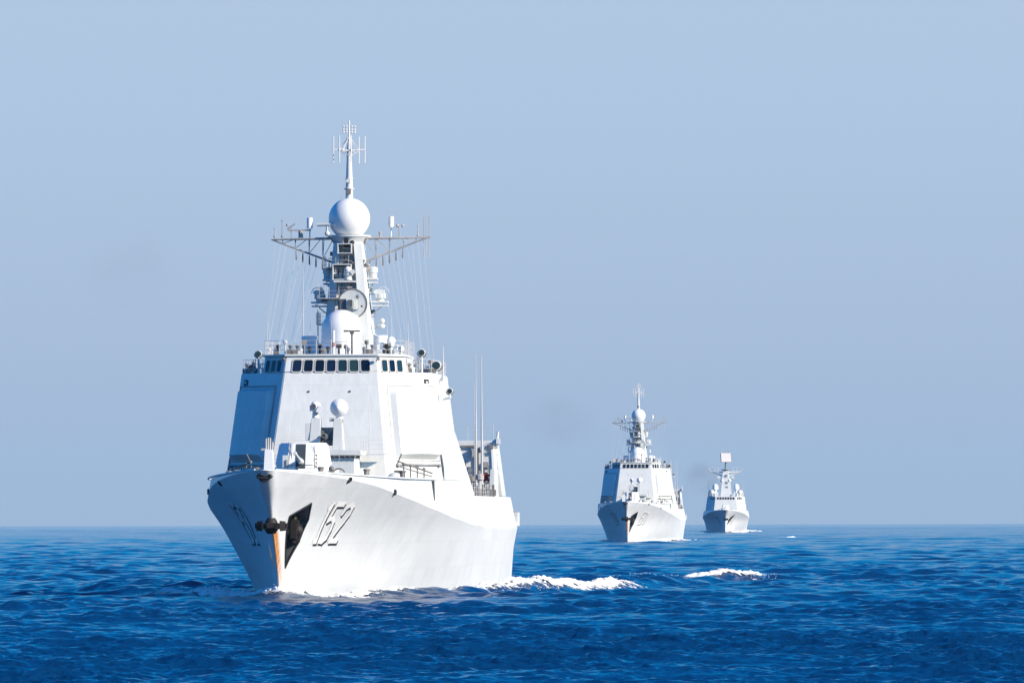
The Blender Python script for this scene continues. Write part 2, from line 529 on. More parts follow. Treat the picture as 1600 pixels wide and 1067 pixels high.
def build_destroyer(root):
    # ---- hull
    cutter, kite = kite_cutter(DEST)
    stemz = lambda z: DEST.stem(z)
    kb = min(kite, key=lambda p: p.z)
    def rustf(co):
        x, y, z = co[:, 0], co[:, 1], co[:, 2]
        d = y - DEST.stem(z)
        side = np.where(x >= -.02, 1, .0)
        a = (1 - sm(d, .5, 1.6)) * (1 - sm(z, 4.6, 5.0)) * side * (.35 + .65 * sm(z, 0, 4))
        # run-off below and beside the anchor pocket
        ln = kb.y - .15 + (z - kb.z) * .36
        b = (1 - sm(np.abs(y - ln - .25), .0, .55)) * (x > 0) * (z < kb.z + 2.1) * (z > -.5) * .42
        return np.clip(np.maximum(a, b), 0, 1)
    hull = make_hull(DEST, 'hull', M['hull'], root, rustf, 1.0, cutter)
    # pocket lining rim
    mb = MB()
    for a, b in zip(kite, kite[1:] + kite[:1]):
        n = 6
        for i in range(n):
            p, q = lerp(a, b, i / n), lerp(a, b, (i + 1) / n)
            p.x = float(DEST.t(p.y, p.z)) + .02; q.x = float(DEST.t(q.y, q.z)) + .02
            mb.tube(p, q, .07, n=6)
    mb.build('anchor_pocket_rim', M['dark'], hull)
    # anchor lying in the pocket
    mb = MB()
    c = on_hull(466, 826) + Vector((-.28, .1, 0))
    mb.box(c, (.5, 1.1, 1.25), 0, Matrix.Rotation(R(8), 3, 'Y'))
    mb.box(c + Vector((.1, .75, -.45)), (.42, .5, .9)); mb.box(c + Vector((.0, -.55, -.15)), (.42, .35, 1.0))
    mb.tube(c, c + Vector((0, .7, 1.7)), .2, .16, 8)
    mb.ball(c + Vector((.2, .1, -.1)), .42, 12)
    mb.build('anchor', M['iron'], hull)
    # bower anchor hung from the stem
    mb = MB()
    z0 = 5.02; s0 = float(DEST.stem(z0)) - .38
    mb.lathe((0, s0 - .05, z0), [(.0, -.55), (.28, -.50), (.45, -.25), (.48, .1), (.38, .38), (.26, .55), (.0, .60)], 16, axis=(0, 0, 1))
    for sd in (-1, 1):
        mb.hexa([(sd * .62, s0 - .45, z0 - .34), (sd * .98, s0 - .35, z0 - .30), (sd * .98, s0 + .2, z0 - .30), (sd * .62, s0 + .2, z0 - .34)],
                [(sd * .60, s0 - .50, z0 + .36), (sd * .94, s0 - .38, z0 + .32), (sd * .94, s0 + .2, z0 + .32), (sd * .60, s0 + .2, z0 + .36)])
        mb.box((sd * .45, s0 - .2, z0), (.3, .8, .42))
        mb.box((sd * 1.03, s0 - .1, z0 + .02), (.08, .4, .36))
        mb.tube((sd * .28, s0 - .45, z0 + .2), (sd * .28, s0 - .45, z0 - .25), .08, n=6)
    mb.tube((0, s0 - .3, z0 + .1), (0, s0 + .6, z0 + .75), .18, n=8)
    mb.box((0, s0 - .62, z0 + .05), (.5, .2, .35))
    mb.build('anchor', M['iron'], hull)
    # bullring on the stem head
    mb = MB()
    zb = 8.33; sb = float(DEST.stem(zb)) - .05
    mb.ring((0, sb - .02, zb), .44, .12, 24, 8, 0, (0, -1, .25), 1, .42)
    mb.ball((0, sb + .02, zb), .42, 20, 0, 90, 0, (0, -1, .25), .15)
    mb.build('bullring', M['dark'], hull)
    # mooring chocks
    for px, py, side in ((546, 750, 1), (617, 769, 1), (0, 0, -1), (1, 0, -1)):
        if side > 0: p = on_hull(px, py); s, z = p.y, p.z
        else: s, z = ((4.6, 7.95), (17.5, 7.4))[px]
        mb = MB()
        q = hp(DEST, s, z, side, 0.0); n = (hp(DEST, s, z, side, .2) - q).normalized()
        mb.ring(q, .27, .085, 20, 8, 0, n, .62, 1)
        mb.ball(q, .22, 16, 0, 90, 0, n, .12)
        mb.build('mooring_chock', M['dark'], hull)
    # numbers
    a = on_hull(487, 849)
    b = on_hull(533, 849)
    sx = (b.y - a.y) / 4.2
    number_mesh(DEST, root['num'], 1, a.y, a.z + .16, sx, 1.27, hull)
    number_mesh(DEST, root['num'], -1, a.y, a.z + .16, sx, 1.27, hull)
    # deck edge coaming
    for side in (1, -1):
        mb = MB()
        ss = np.linspace(-10.6, 36, 60)
        for s1, s2 in zip(ss[:-1], ss[1:]):
            p, q = [Vector((side * (float(DEST.t(s, float(DEST.zt(s)))) - .05), s, float(DEST.zt(s)) + .03)) for s in (s1, s2)]
            mb.tube(p, q, .07, n=5)
        mb.build('deck_coaming', M['grey'], hull)
    # ---- forward superstructure
    ZB, ZW, ZT = 8.27, 16.15, 17.3
    sw = {}
    for sd in (1, -1):
        sw[sd] = dict(f0=(sd * 4.3, 36.6, ZB), f1=(sd * 3.42, 39.3, ZW),
                      a0=(sd * 7.95, 42.4, ZB), a1=(sd * 7.05, 44.4, ZW),
                      e0=(sd * 7.95, 60, ZB), e1=(sd * 6.95, 60, ZW))
    p, s_ = sw[1], sw[-1]
    mb = MB()
    bot = [p['f0'], p['a0'], p['e0'], s_['e0'], s_['a0'], s_['f0']]
    top = [p['f1'], p['a1'], p['e1'], s_['e1'], s_['a1'], s_['f1']]
    mb.hexa(bot, top)
    block = mb.build('superstructure', M['grey'], root, bevel=.05)
    # screens that slope down from the block to the low deck amidships
    for sd in (1, -1):
        mb = MB()
        q = [(sd * 8.02, 60.02, 7.3), (sd * 7.96, 74.5, 7.3), (sd * 7.5, 60.02, 12.0)]
        mb.hexa([Vector(v) for v in q], [Vector(v) + Vector((-sd * .15, 0, 0)) for v in q])
        mb.build('side_screen', M['grey'], block, smooth=False)
    # bridge house with windows
    hw = {}
    k_ = (ZT - ZW) / (ZW - ZB)
    up = lambda a0, a1: tuple(Vector(a1) + (Vector(a1) - Vector(a0)) * k_)
    mb = MB()
    def hb(sd):
        f1 = Vector(sw[sd]['f1']); a1 = Vector(sw[sd]['a1'])
        fb = f1 + Vector((0, 0, .012)); ab = lerp(f1, a1, .50) + Vector((0, 0, .012))
        ft = Vector(up(sw[sd]['f0'], sw[sd]['f1'])); at_ = Vector(up(sw[sd]['a0'], sw[sd]['a1'])); at_ = lerp(ft, at_, .50)
        return fb, ab, ft, at_
    P_, S_ = hb(1), hb(-1)
    eb = lambda sd: Vector((sd * P_[1].x, 52, ZW + .012)); et = lambda sd: Vector((sd * (P_[3].x - .05), 52, ZT))
    mb.hexa([P_[0], P_[1], eb(1), eb(-1), S_[1], S_[0]], [P_[2], P_[3], et(1), et(-1), S_[3], S_[2]])
    # roof brim
    br = lambda v, g: Vector((v.x * (1 + g / max(abs(v.x), .1)), v.y - g, v.z))
    ring_ = [br(P_[2], .14), br(P_[3], .14), et(1), et(-1), br(S_[3], .14), br(S_[2], .14)]
    mb.hexa([v + Vector((0, 0, .004)) for v in ring_], [v + Vector((0, 0, .17)) for v in ring_])
    house = mb.build('bridge', M['grey'], root, bevel=.03)
    fq = outward([S_[0], P_[0], P_[2], S_[2]])
    # the front windows reach down onto the block's face, so they use the whole front plane
    fq = outward([Vector(s_['f0']), Vector(p['f0']), P_[2], S_[2]])
    vv = lambda z: (z - ZB) / (ZT - ZB)
    for i in range(7):
        uc = .5 + (i - 3) * .1235 * (1 if fq[0].x < 0 else -1)
        window(fq, uc - .047, uc + .047, vv(16.18), vv(17.02), house)
    for sd in (1, -1):
        q = outward([Vector(sw[sd]['f0']), lerp(sw[sd]['f0'], sw[sd]['a0'], .5), (P_ if sd > 0 else S_)[3], (P_ if sd > 0 else S_)[2]])
        fl = abs(q[0].x) > abs(q[1].x)
        for i in range(3):
            uc = .25 + i * .27
            uc = 1 - uc if fl else uc
            window(q, uc - .095, uc + .095, vv(16.18), vv(17.02), house)
    # window wipers / small lamps under the brim
    for x in (-3.45, 3.45):
        mb = MB(); mb.ball((x, 39.25, 17.1), .14, 10); mb.tube((x, 39.25, 17.1), (x * .97, 39.0, 16.95), .06, n=6)
        mb.build('lamp', M['trim'], house)
    # phased array covers
    for sd in (1, -1):
        q = outward([Vector(sw[sd]['f0']), Vector(sw[sd]['a0']), Vector(sw[sd]['a1']), Vector(sw[sd]['f1'])])
        fl = abs(q[0].x) > abs(q[1].x)
        U0, U1, V0, V1 = .17, .95, (9.75 - ZB) / (ZW - ZB), (15.0 - ZB) / (ZW - ZB)
        if fl: U0, U1 = 1 - U1, 1 - U0
        N = 18
        mb = MB(); vs = []; fs = []
        for j in range(N + 1):
            for i in range(N + 1):
                a, b = i / N, j / N
                ea = min(1, min(a, 1 - a) / .075); eb_ = min(1, min(b, 1 - b) / .055)
                ed = math.sqrt(max(0, 1 - (1 - ea) ** 2)) * math.sqrt(max(0, 1 - (1 - eb_) ** 2))
                o = -.03 + .42 * ed + .20 * (1 - (2 * a - 1) ** 2) * min(1, ed)
                vs.append(quadpt(q, U0 + (U1 - U0) * a, V0 + (V1 - V0) * b, o))
        for j in range(N):
            for i in range(N):
                fs.append((j * (N + 1) + i, j * (N + 1) + i + 1, (j + 1) * (N + 1) + i + 1, (j + 1) * (N + 1) + i))
        mb.add(vs, fs)
        pan = mb.build('radar_panel', M['grey'], block)
        # frame seam and lower ledge
        mb = MB()
        cs = [(U0 - .03, V0 - .01), (U1 + .02, V0 - .01), (U1 + .02, V1 + .02), (U0 - .03, V1 + .02)]
        for (a, b), (c, d) in zip(cs, cs[1:] + cs[:1]):
            mb.tube(quadpt(q, a, b, .0), quadpt(q, c, d, .0), .055, n=5)
        mb.build('panel_frame', M['wire2'], pan)
        mb = MB()
        A, B = quadpt(q, U0 + .02, V0 - .055, .0), quadpt(q, U1 - .02, V0 - .055, .0)
        nn = (quadpt(q, .5, .5, 1) - quadpt(q, .5, .5, 0))
        mb.hexa([A + nn * -.02, B + nn * -.02, B + nn * .28, A + nn * .28], [v + Vector((0, 0, .10)) for v in (A + nn * -.02, B + nn * -.02, B + nn * .25, A + nn * .25)])
        mb.ball(A + nn * .15, .17, 10); mb.ball(B + nn * .15, .14, 10)
        mb.build('panel_ledge', M['wire2'], pan)
        # black camera port near the wing corner
        mb = MB()
        u = .86 if not fl else .14; v = (15.45 - ZB) / (ZW - ZB)
        du = .045
        cs = [quadpt(q, u - du, v - .028, .03), quadpt(q, u + du, v - .028, .03), quadpt(q, u + du, v + .028, .03), quadpt(q, u - du, v + .028, .03)]
        mb.hexa([c - nn * .05 for c in cs], cs)
        mb.ball(quadpt(q, u, v, .03), .09, 10, mi=1)
        mb.build('camera_port', [M['dark'], M['dome']], block, smooth=False)
        # proud wedge beside the facet at deck level, its shade put into the dark colour
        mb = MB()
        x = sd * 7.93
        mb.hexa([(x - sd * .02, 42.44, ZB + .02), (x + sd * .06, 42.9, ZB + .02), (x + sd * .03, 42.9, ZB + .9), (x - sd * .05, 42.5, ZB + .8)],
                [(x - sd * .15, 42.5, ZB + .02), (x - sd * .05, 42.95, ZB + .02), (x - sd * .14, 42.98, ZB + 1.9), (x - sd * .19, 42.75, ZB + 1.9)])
        mb.build('facet_shade_wedge', M['shade_dark'], block, smooth=False)
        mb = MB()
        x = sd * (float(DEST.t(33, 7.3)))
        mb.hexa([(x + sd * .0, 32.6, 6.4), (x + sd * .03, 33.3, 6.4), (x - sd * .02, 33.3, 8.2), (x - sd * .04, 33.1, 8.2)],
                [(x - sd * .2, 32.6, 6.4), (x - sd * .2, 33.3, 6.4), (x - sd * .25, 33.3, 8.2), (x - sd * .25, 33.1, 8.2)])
        mb.build('bulwark_shade_wedge', M['shade_dark'], hull, smooth=False)  # second dark wedge, on the bulwark: a shaded face painted as dark colour
    # vertical weld seams / pipes on the front face
    for u in (.12, .88):
        mb = MB(); mb.tube(quadpt(fq, u, .02, .0), quadpt(fq, u, .80, .0), .012, n=5)
        mb.build('face_pipe', M['grey'], block)
    for u, v in ((.28, .715), (.70, .715)):
        mb = MB(); mb.ball(quadpt(fq, u, v, .02), .09, 8)
        mb.build('face_lamp', M['trim'], block)
    # ---- roof gear
    rz = ZT + .17
    pts = [(-3.3, 39.6, rz), (3.3, 39.6, rz), (5.1, 42.2, rz), (5.1, 51.5, rz)]
    rails([(-5.1, 51.5, rz), (-5.1, 42.2, rz)] + pts, 1.0, 1.1, .02).build('roof_railing', M['wire'], house)
    for sd in (1, -1):
        pts = [(sd * 5.3, 42.7, ZW), (sd * 6.9, 44.7, ZW), (sd * 6.85, 59.5, ZW)]
        rails(pts, 1.0, 1.1, .02).build('wing_railing', M['wire'], block)
    # lower radome: drum with a domed top
    c = at(534, 553, 47.5); zt = at(534, 484, 47.5).z; r = 1.5
    mb = MB()
    zc = zt - r
    prof = [(r, rz - zc), (r, -.02)] + [(r * math.cos(R(a)), r * math.sin(R(a))) for a in range(3, 90, 6)] + [(.01, r)]
    mb.lathe((c.x, 47.5, zc), prof, 40)
    mb.lathe((c.x, 47.5, zc), [(r + .03, -.9), (r + .05, -.87), (r + .05, -.80), (r + .03, -.77)], 40)
    mb.build('radome', M['dome'], root)
    # navigation radar on a post before the radome
    mb = MB()
    a = at(550, 553, 44); b = at(550, 521, 44)
    mb.tube((a.x, 44, rz), (a.x, 44, b.z), .09, .07, 8); mb.box((a.x, 44, b.z + .05), (.3, .3, .2))
    mb.box((a.x, 43.95, b.z + .18), (1.2, .16, .14), 0)
    mb.build('navigation_radar', M['trim'], root)
    # striped post
    mb = MB()
    a = at(521, 553, 43); b = at(521, 516, 43)
    hgt = b.z - rz
    for i in range(6):
        mb.lathe((a.x, 43, rz + hgt * i / 6), [(.12, 0), (.12, hgt / 6 - .004)], 10, (1 if i == 2 else 0))
    mb.build('signal_post', [M['grey'], M['lens']], root)
    # drums and domes to either side
    for px, w, y0, y1, s in ((484, 26, 552, 525, 50), (595, 22, 551, 524, 50)):
        a = at(px, y0, s); b = at(px, y1, s); r = w / 2 / 21.0
        mb = MB()
        mb.lathe((a.x, s, rz), [(r * .6, 0), (r * .6, .25), (r, .27), (r, b.z - rz - .05), (r * .9, b.z - rz)], 24)
        mb.build('antenna_drum', M['dome'], root)
    mb = MB(); a = at(611, 533, 49)
    mb.tube((a.x, 49, rz), (a.x, 49, a.z - .3), .12, n=8, mi=1); mb.ball((a.x, 49, a.z), .34, 20); mb.lathe((a.x, 49, a.z - .36), [(.2, -.05), (.3, .1)], 16)
    mb.build('small_dome', [M['dome'], M['grey']], root)
    # searchlights and directors on both wings
    for px, py, s, rr in ((404, 553, 43.5, .30), (659, 551, 43.5, .32), (682, 571, 46, .42), (394, 575, 45, .36), (703, 611, 47, .26)):
        a = at(px, py, s)
        base_z = ZW if py < 600 else a.z - .5
        mb = MB()
        mb.tube((a.x, s, base_z - .02), (a.x, s, a.z - rr * .6), .09, .07, 8)
        if py > 600: mb.tube((a.x, s, a.z - .5), (a.x - .5, s + .2, a.z - .6), .07, n=6)
        mb.ring((a.x, s, a.z), rr, .05, 20, 6, 1, (0, -1, 0), a0=180, a1=360)
        mb.lathe((a.x, s + .22, a.z), [(rr * .5, 0), (rr * .85, -.12), (rr * .9, -.42), (rr * .8, -.44)], 16, 0, (0, 1, 0))
        mb.lathe((a.x, s - .235, a.z), [(rr * .7, 0), (rr * .7, .02)], 16, 2, (0, -1, 0))
        mb.build('searchlight', [M['grey'], M['trim'], M['glass']], root)
    # odds and ends on the roof and wings: lockers, vents, directors
    rr = random.Random(3)
    for px, py, s in ((421, 549, 45), (432, 552, 44), (452, 547, 43), (463, 552, 44), (470, 549, 42.5), (505, 552, 42.5), (571, 549, 43), (580, 551, 43),
                      (604, 551, 43), (618, 549, 44), (627, 545, 44.5), (637, 552, 45), (668, 577, 46.5), (675, 580, 45.5), (385, 579, 46.5)):
        a = at(px, py, s)
        bz = rz if abs(a.x) < 5.1 else ZW
        top_ = max(a.z + .1, bz + .3)
        mb = MB()
        kind = rr.randrange(3)
        if kind == 0:
            mb.box((a.x, s, bz + .16), (.4, .4, .3)); mb.tube((a.x, s, bz + .3), (a.x, s, top_), .06, n=6); mb.ball((a.x, s, top_), .15, 10)
        elif kind == 1:
            mb.tube((a.x, s, bz), (a.x, s, top_ - .15), .08, n=6); mb.box((a.x, s, top_), (.35, .3, .32), 0, Matrix.Rotation(.4, 3, 'Z')); mb.tube((a.x, s - .1, top_), (a.x, s - .45, top_ + .08), .1, n=8)
        else:
            mb.box((a.x, s, bz + .2), (.55, .35, .4)); mb.lathe((a.x + .1, s, bz + .4), [(.1, 0), (.1, .15), (.17, .2), (.17, .3), (.05, .36)], 10)
        mb.build('deck_fitting', [M['trim'] if rr.random() < .55 else M['grey']], root)
    for i in range(26):
        sdx = rr.choice((-1, 1))
        if i < 16: x, s, bz = rr.uniform(-4.9, 4.9), rr.uniform(40.4, 46), rz
        else: x, s, bz = sdx * rr.uniform(5.4, 6.7), rr.uniform(45, 50), ZW
        if bz == rz and abs(x) > 3.4 + (s - 39.6) * .6: x *= .7
        mb = MB(); hh = rr.uniform(.35, .95)
        mb.tube((x, s, bz), (x, s, bz + hh), rr.uniform(.05, .1), n=6)
        kind = rr.randrange(4)
        if kind == 0: mb.box((x, s, bz + hh), (.34, .3, .3), 0, Matrix.Rotation(rr.random(), 3, 'Z'))
        elif kind == 1: mb.ring((x, s, bz + hh + .16), .2, .04, 14, 5, 0, (rr.uniform(-.4, .4), -1, 0))
        elif kind == 2: mb.ball((x, s, bz + hh), .17, 10)
        else: mb.box((x, s, bz + .18), (.6, .4, .34)); mb.tube((x + .15, s, bz + .3), (x + .15, s, bz + hh + .25), .035, n=5)
        mb.build('deck_fitting', rr.choice([M['trim'], M['wire2'], M['pocket2'], M['grey'], M['iron']]), root)
    # whips on the bridge
    for px, y0, y1, s, r in ((417, 545, 485, 46, .045), (421, 545, 505, 46, .03), (434, 550, 518, 45, .03), (448, 548, 511, 47, .03), (474, 552, 420, 51, .05), (485, 552, 505, 52, .03),
                             (497, 545, 440, 53, .06), (518, 530, 500, 45, .035), (612, 540, 470, 52, .03), (605, 548, 495, 52, .03), (625, 545, 512, 46, .03), (638, 548, 503, 47, .04), (643, 548, 525, 47, .03)):
        a = at(px, y0, s); a.z = rz if abs(a.x) < 5.1 else ZW
        b = at(px + (y1 - y0) * .004, y1, s)
        whip(a, b, r, root)
    a, b = at(692, 590, 50), at(692, 541, 50)
    whip((a.x, 50, ZW - .5), b, .10, root)
    # ---- foremast
    ms = 55.0
    zb, zt = rz - .2, at(546, 380, ms).z
    cx = at(543, 460, ms).x - at(543, 460, ms).x   # the mast stands on the centre line
    def octa(w, d, c, z, y=ms): return [Vector(v) + Vector((0, y, z)) for v in ((-w + c, -d, 0), (w - c, -d, 0), (w, -d + c, 0), (w, d - c, 0), (w - c, d, 0), (-w + c, d, 0), (-w, d - c, 0), (-w, -d + c, 0))]
    mb = MB()
    mb.hexa(octa(2.0, 2.6, .9, zb), octa(1.10, 1.35, .42, zt))
    mast = mb.build('foremast', M['grey'], root, bevel=.02)
    mw = lambda z: 2.0 + (1.10 - 2.0) * (z - zb) / (zt - zb)
    md = lambda z: 2.6 + (1.35 - 2.6) * (z - zb) / (zt - zb)
    # cable run down the port front edge
    mb = MB()
    for z1, z2 in ((zb + 1, zt - .3),):
        for dx in (-.06, .06):
            A = Vector((mw(z1) - .75 + dx, ms - md(z1) - .03, z1)); B = Vector((mw(z2) - .36 + dx, ms - md(z2) - .03, z2))
            mb.tube(A, B, .035, n=5)
    mb.build('cable_run', M['trim'], mast)
    # square trunk up the port front corner, ladder, shelves and small boxes
    mb = MB()
    def tr(z, a0, a1): return [Vector((mw(z) - a0, ms - md(z) - .62, z)), Vector((mw(z) - a1, ms - md(z) - .55, z)), Vector((mw(z) - a1 + .05, ms - md(z) + .9, z)), Vector((mw(z) - a0, ms - md(z) + .4, z))]
    mb.hexa(tr(zb + .1, .82, .14), tr(zt - .12, .62, .06))
    mb.build('mast_trunk', M['grey'], mast)
    mb = MB()
    for dx in (-.16, .16): mb.tube((-mw(zb) * .55 + dx, ms - md(zb) - .06, zb), (-mw(zt) * .3 + dx, ms - md(zt) - .06, zt - .3), .022, n=5)
    for i in range(30):
        zz = zb + .3 + i * (zt - zb - .6) / 30; f = (zz - zb) / (zt - zb); xx = -mw(zb) * .55 * (1 - f) - mw(zt) * .3 * f
        mb.tube((xx - .16, ms - md(zz) - .06, zz), (xx + .16, ms - md(zz) - .06, zz), .016, n=4)
    mb.build('mast_ladder', M['trim'], mast)
    r5 = random.Random(12)
    for i in range(16):
        zz = zb + 1.2 + (zt - zb - 1.8) * (i + r5.random() * .6) / 16
        if i % 2:
            sdx = 1 if i % 4 == 1 else -1
            q = Vector((sdx * (mw(zz) + .12), ms - md(zz) * r5.uniform(-.1, .7), zz))
        else:
            q = Vector((r5.uniform(-.75, .2) * mw(zz), ms - md(zz) - .12, zz))
        mb = MB()
        mb.box(q, (r5.uniform(.22, .5), r5.uniform(.2, .45), r5.uniform(.2, .55))); mb.box(q + Vector((0, 0, -.34)), (.55, .5, .05)); mb.ball(q + Vector((.1, -.2, .1)), .1, 8)
        mb.build('mast_box', r5.choice([M['grey'], M['pocket2'], M['trim'], M['wire2']]), mast)
    for i, zf in enumerate((.30, .52, .78)):
        zz = zb + (zt - zb) * zf
        pts_ = [(-mw(zz) - .5, ms + .5, zz), (-mw(zz) - .5, ms - md(zz) - .6, zz), (mw(zz) * .1, ms - md(zz) - .6, zz)]
        mb = MB(); mb.hexa([Vector(p) for p in (pts_[0], pts_[1], pts_[2], (mw(zz) * .1, ms - md(zz) + .3, zz), (-mw(zz) + .3, ms + .5, zz))], [Vector(p) + Vector((0, 0, .07)) for p in (pts_[0], pts_[1], pts_[2], (mw(zz) * .1, ms - md(zz) + .3, zz), (-mw(zz) + .3, ms + .5, zz))])
        shelf = mb.build('mast_gallery', M['wire2'], mast, smooth=False)
        rails(pts_, .9, .8, .018).build('gallery_railing', M['wire2'], mast)
    # top platform and domed radar
    dz = at(546, 368, ms).z; r = 1.55
    zc = at(545, 342, ms).z
    mb = MB()
    mb.lathe((0, ms, zt - .02), [(1.2, 0), (1.55, dz - zt - .12), (1.62, dz - zt - .1), (1.62, dz - zt + .02), (1.2, dz - zt + .03)], 32)
    plat = mb.build('mast_platform', M['grey'], mast)
    mb = MB()
    lo = -math.degrees(math.asin(min(.99, (zc - dz - .05) / r)))
    mb.ball((0, ms, zc), r, 48, lo, 90)
    mb.build('mast_radome', M['dome'], mast)
    # pole mast above the dome
    p0 = at(547.5, 311, ms); p1 = at(547, 240, ms); p2 = at(546, 213, ms); p3 = at(546, 188, ms)
    mb = MB()
    mb.lathe((0, ms, p0.z - .15), [(.29, 0), (.25, (p1.z - p0.z) * .5), (.17, p1.z - p0.z + .15), (.12, p2.z - p0.z), (.05, p2.z - p0.z + .3)], 12)
    for z, w in ((at(0, 299, ms).z, .40), (at(0, 284, ms).z, .30), (at(0, 301.5, ms).z, .3)):
        mb.lathe((0, ms, z), [(w * .85, 0), (w, .03), (w, .09), (w * .5, .12)], 12)
    mb.box((-.05, ms - .32, at(0, 286, ms).z), (.3, .2, .25)); mb.box((-.02, ms - .34, at(0, 303, ms).z), (.34, .25, .3), 1)
    pole = mb.build('pole_mast', [M['grey'], M['trim']], mast)
    # dipole crown
    mb = MB(); zc2 = at(546, 234, ms).z
    for ang in (12, 102, 192, 282, 57, 237):
        dx, dy = math.cos(R(ang)) * 1.18, math.sin(R(ang)) * 1.18
        mb.tube((0, ms, zc2 - .1), (dx, ms + dy, zc2), .05, n=5)
        mb.tube((dx * .6, ms + dy * .6, zc2), (0, ms, zc2 + 1.0), .035, n=4)
        mb.tube((dx * .7, ms + dy * .7, zc2 - .05), (0, ms, zc2 - .55), .022, n=4)
        mb.tube((dx, ms + dy, zc2 - 1.0), (dx, ms + dy, zc2 + 1.0), .045, n=5)
    mb.tube((0, ms, p2.z), (0, ms, p3.z), .075, .05, 6)
    for z in (198, 203, 207):
        zz = at(546, z, ms).z
        mb.tube((-.45, ms, zz), (.45, ms, zz), .04, n=4)
        for sx in (-.42, -.2, .2, .42): mb.ball((sx, ms, zz), .085, 6)
    mb.build('antenna_crown', M['wire3'], pole)
    # yardarms
    for sd, tip, low in ((-1, (423, 374), (524, 411)), (1, (668, 366), (571, 409))):
        T = at(*tip, ms); T = Vector((sd * 5.85, ms, dz - .28 + (.1 if sd > 0 else 0)))
        z_l = at(*low, ms).z
        mb = MB()
        roots = [Vector((sd * 1.1, ms - .75, dz - .22)), Vector((sd * 1.1, ms + .75, dz - .22)), Vector((sd * 1.15, ms, z_l))]
        for q in roots: mb.tube(q, T, .085, .06, 6)
        for kk in (.18, .4, .62, .82):
            a_, b_, c_ = [lerp(q, T, kk) for q in roots]
            mb.tube(a_, b_, .035, n=4); mb.tube(a_, c_, .04, n=4); mb.tube(b_, c_, .04, n=4)
            k2 = kk - .2 if kk > .2 else 0
            mb.tube(lerp(roots[0], T, k2), c_, .035, n=4)
        yard = mb.build('yardarm', M['wire2'], mast)
        # hanging insulators
        for i in range(6):
            q = lerp(roots[2], T, .08 + i * .105)
            mb = MB(); mb.tube(q, q + Vector((sd * .03, 0, -.12)), .015, n=4); mb.lathe(q + Vector((0, 0, -.85)), [(.02, 0), (.06, .1), (.045, .65), (.02, .74)], 6)
            mb.build('insulator', M['trim'], yard)
        # gear on the yard
        def onyard(px): return at(px, 370, ms).x
        if sd < 0:
            items = [('stick', 429, 357), ('stick', 441, 345), ('cross', 455, 354), ('bar', 470, 361), ('drum', 484, 349)]
        else:
            items = [('stub', 594, 364), ('drum', 611, 347), ('cups', 624, 353), ('stick', 653, 353), ('panel', 667, 350)]
        for kd, px, py in items:
            x = onyard(px); zy = dz - .24; z = at(px, py, ms).z
            mb = MB()
            if kd == 'stick':
                mb.tube((x, ms, zy), (x, ms, z), .05, .025, 6); mb.ball((x, ms, zy + .2), .1, 8); mb.ball((x, ms, z), .07, 8)
            elif kd == 'stub':
                mb.tube((x, ms, zy), (x, ms, z), .09, n=8); mb.ball((x, ms, z), .13, 10)
            elif kd == 'cross':
                mb.tube((x, ms, zy), (x, ms, z), .03, n=6); mb.tube((x - .3, ms, z - .2), (x + .3, ms, z + .2), .05, n=6); mb.ball((x - .3, ms, z + .1), .1, 8)
            elif kd == 'bar':
                mb.tube((x, ms, zy), (x, ms, z), .18, n=10); mb.box((x - .1, ms, z + .05), (1.75, .16, .1))
            elif kd == 'drum':
                mb.tube((x, ms, zy), (x, ms, z - .35), .05, n=6); mb.lathe((x, ms, z - .4), [(.22, 0), (.22, .8), (.1, .82)], 14)
            elif kd == 'cups':
                mb.tube((x, ms, zy), (x, ms, z), .05, n=6)
                for an in (0, 120, 240): mb.ball((x + .26 * math.cos(R(an)), ms + .26 * math.sin(R(an)), z), .12, 8)
            else:
                mb.box((T.x - .02, ms, T.z), (.5, .12, .16))
                for dx in (-.28, -.08, .14): mb.tube((T.x + dx, ms, T.z - 1.5), (T.x + dx, ms, T.z + 1.6), .03, n=5)
            mb.build('yard_antenna', M['dome'] if kd == 'drum' else M['wire2'], yard)
        # halyards
        mb = MB()
        for i in range(9):
            k3 = .25 + i * .085
            top_ = lerp(roots[2], T, k3)
            foot = Vector((sd * (4.2 + i * .28 + .15 * (i % 2)), ms - 5.5 + (i % 3) * 2.4, ZW + .3))
            mb.tube(top_, foot, .0065, n=3)
        mb.build('halyards', M['wire'], yard)
    # search radar bar beside the dome
    mb = MB(); x = at(513, 352, ms).x
    zz = at(513, 352, ms).z
    mb.tube((x, ms - .9, dz), (x, ms - .9, zz - .1), .1, n=8); mb.ball((x, ms - .9, dz + .12), .2, 10)
    mb.tube((x - .75, ms - .8, zz), (x + .55, ms - 1.0, zz + .03), .13, n=10); mb.ball((x + .55, ms - 1.0, zz + .03), .15, 12, mi=1)
    mb.build('radar_bar', [M['grey'], M['dome']], mast)
    # platforms, directors and boxes on the mast
    def platform(px0, px1, py, s, name='side_platform'):
        A, B = at(px0, py, s), at(px1, py, s)
        mb = MB()
        mb.box(((A.x + B.x) / 2, s, A.z), (abs(B.x - A.x), 1.3, .12)); mb.box(((A.x + B.x) / 2, s, A.z - .28), (abs(B.x - A.x) * .95, 1.0, .1))
        inn = A if abs(A.x) < abs(B.x) else B; outp = B if inn is A else A
        mb.tube((outp.x * .9, s, A.z - .15), (inn.x, s, A.z - 1.0), .05, n=5)
        return mb.build(name, M['grey'], mast)
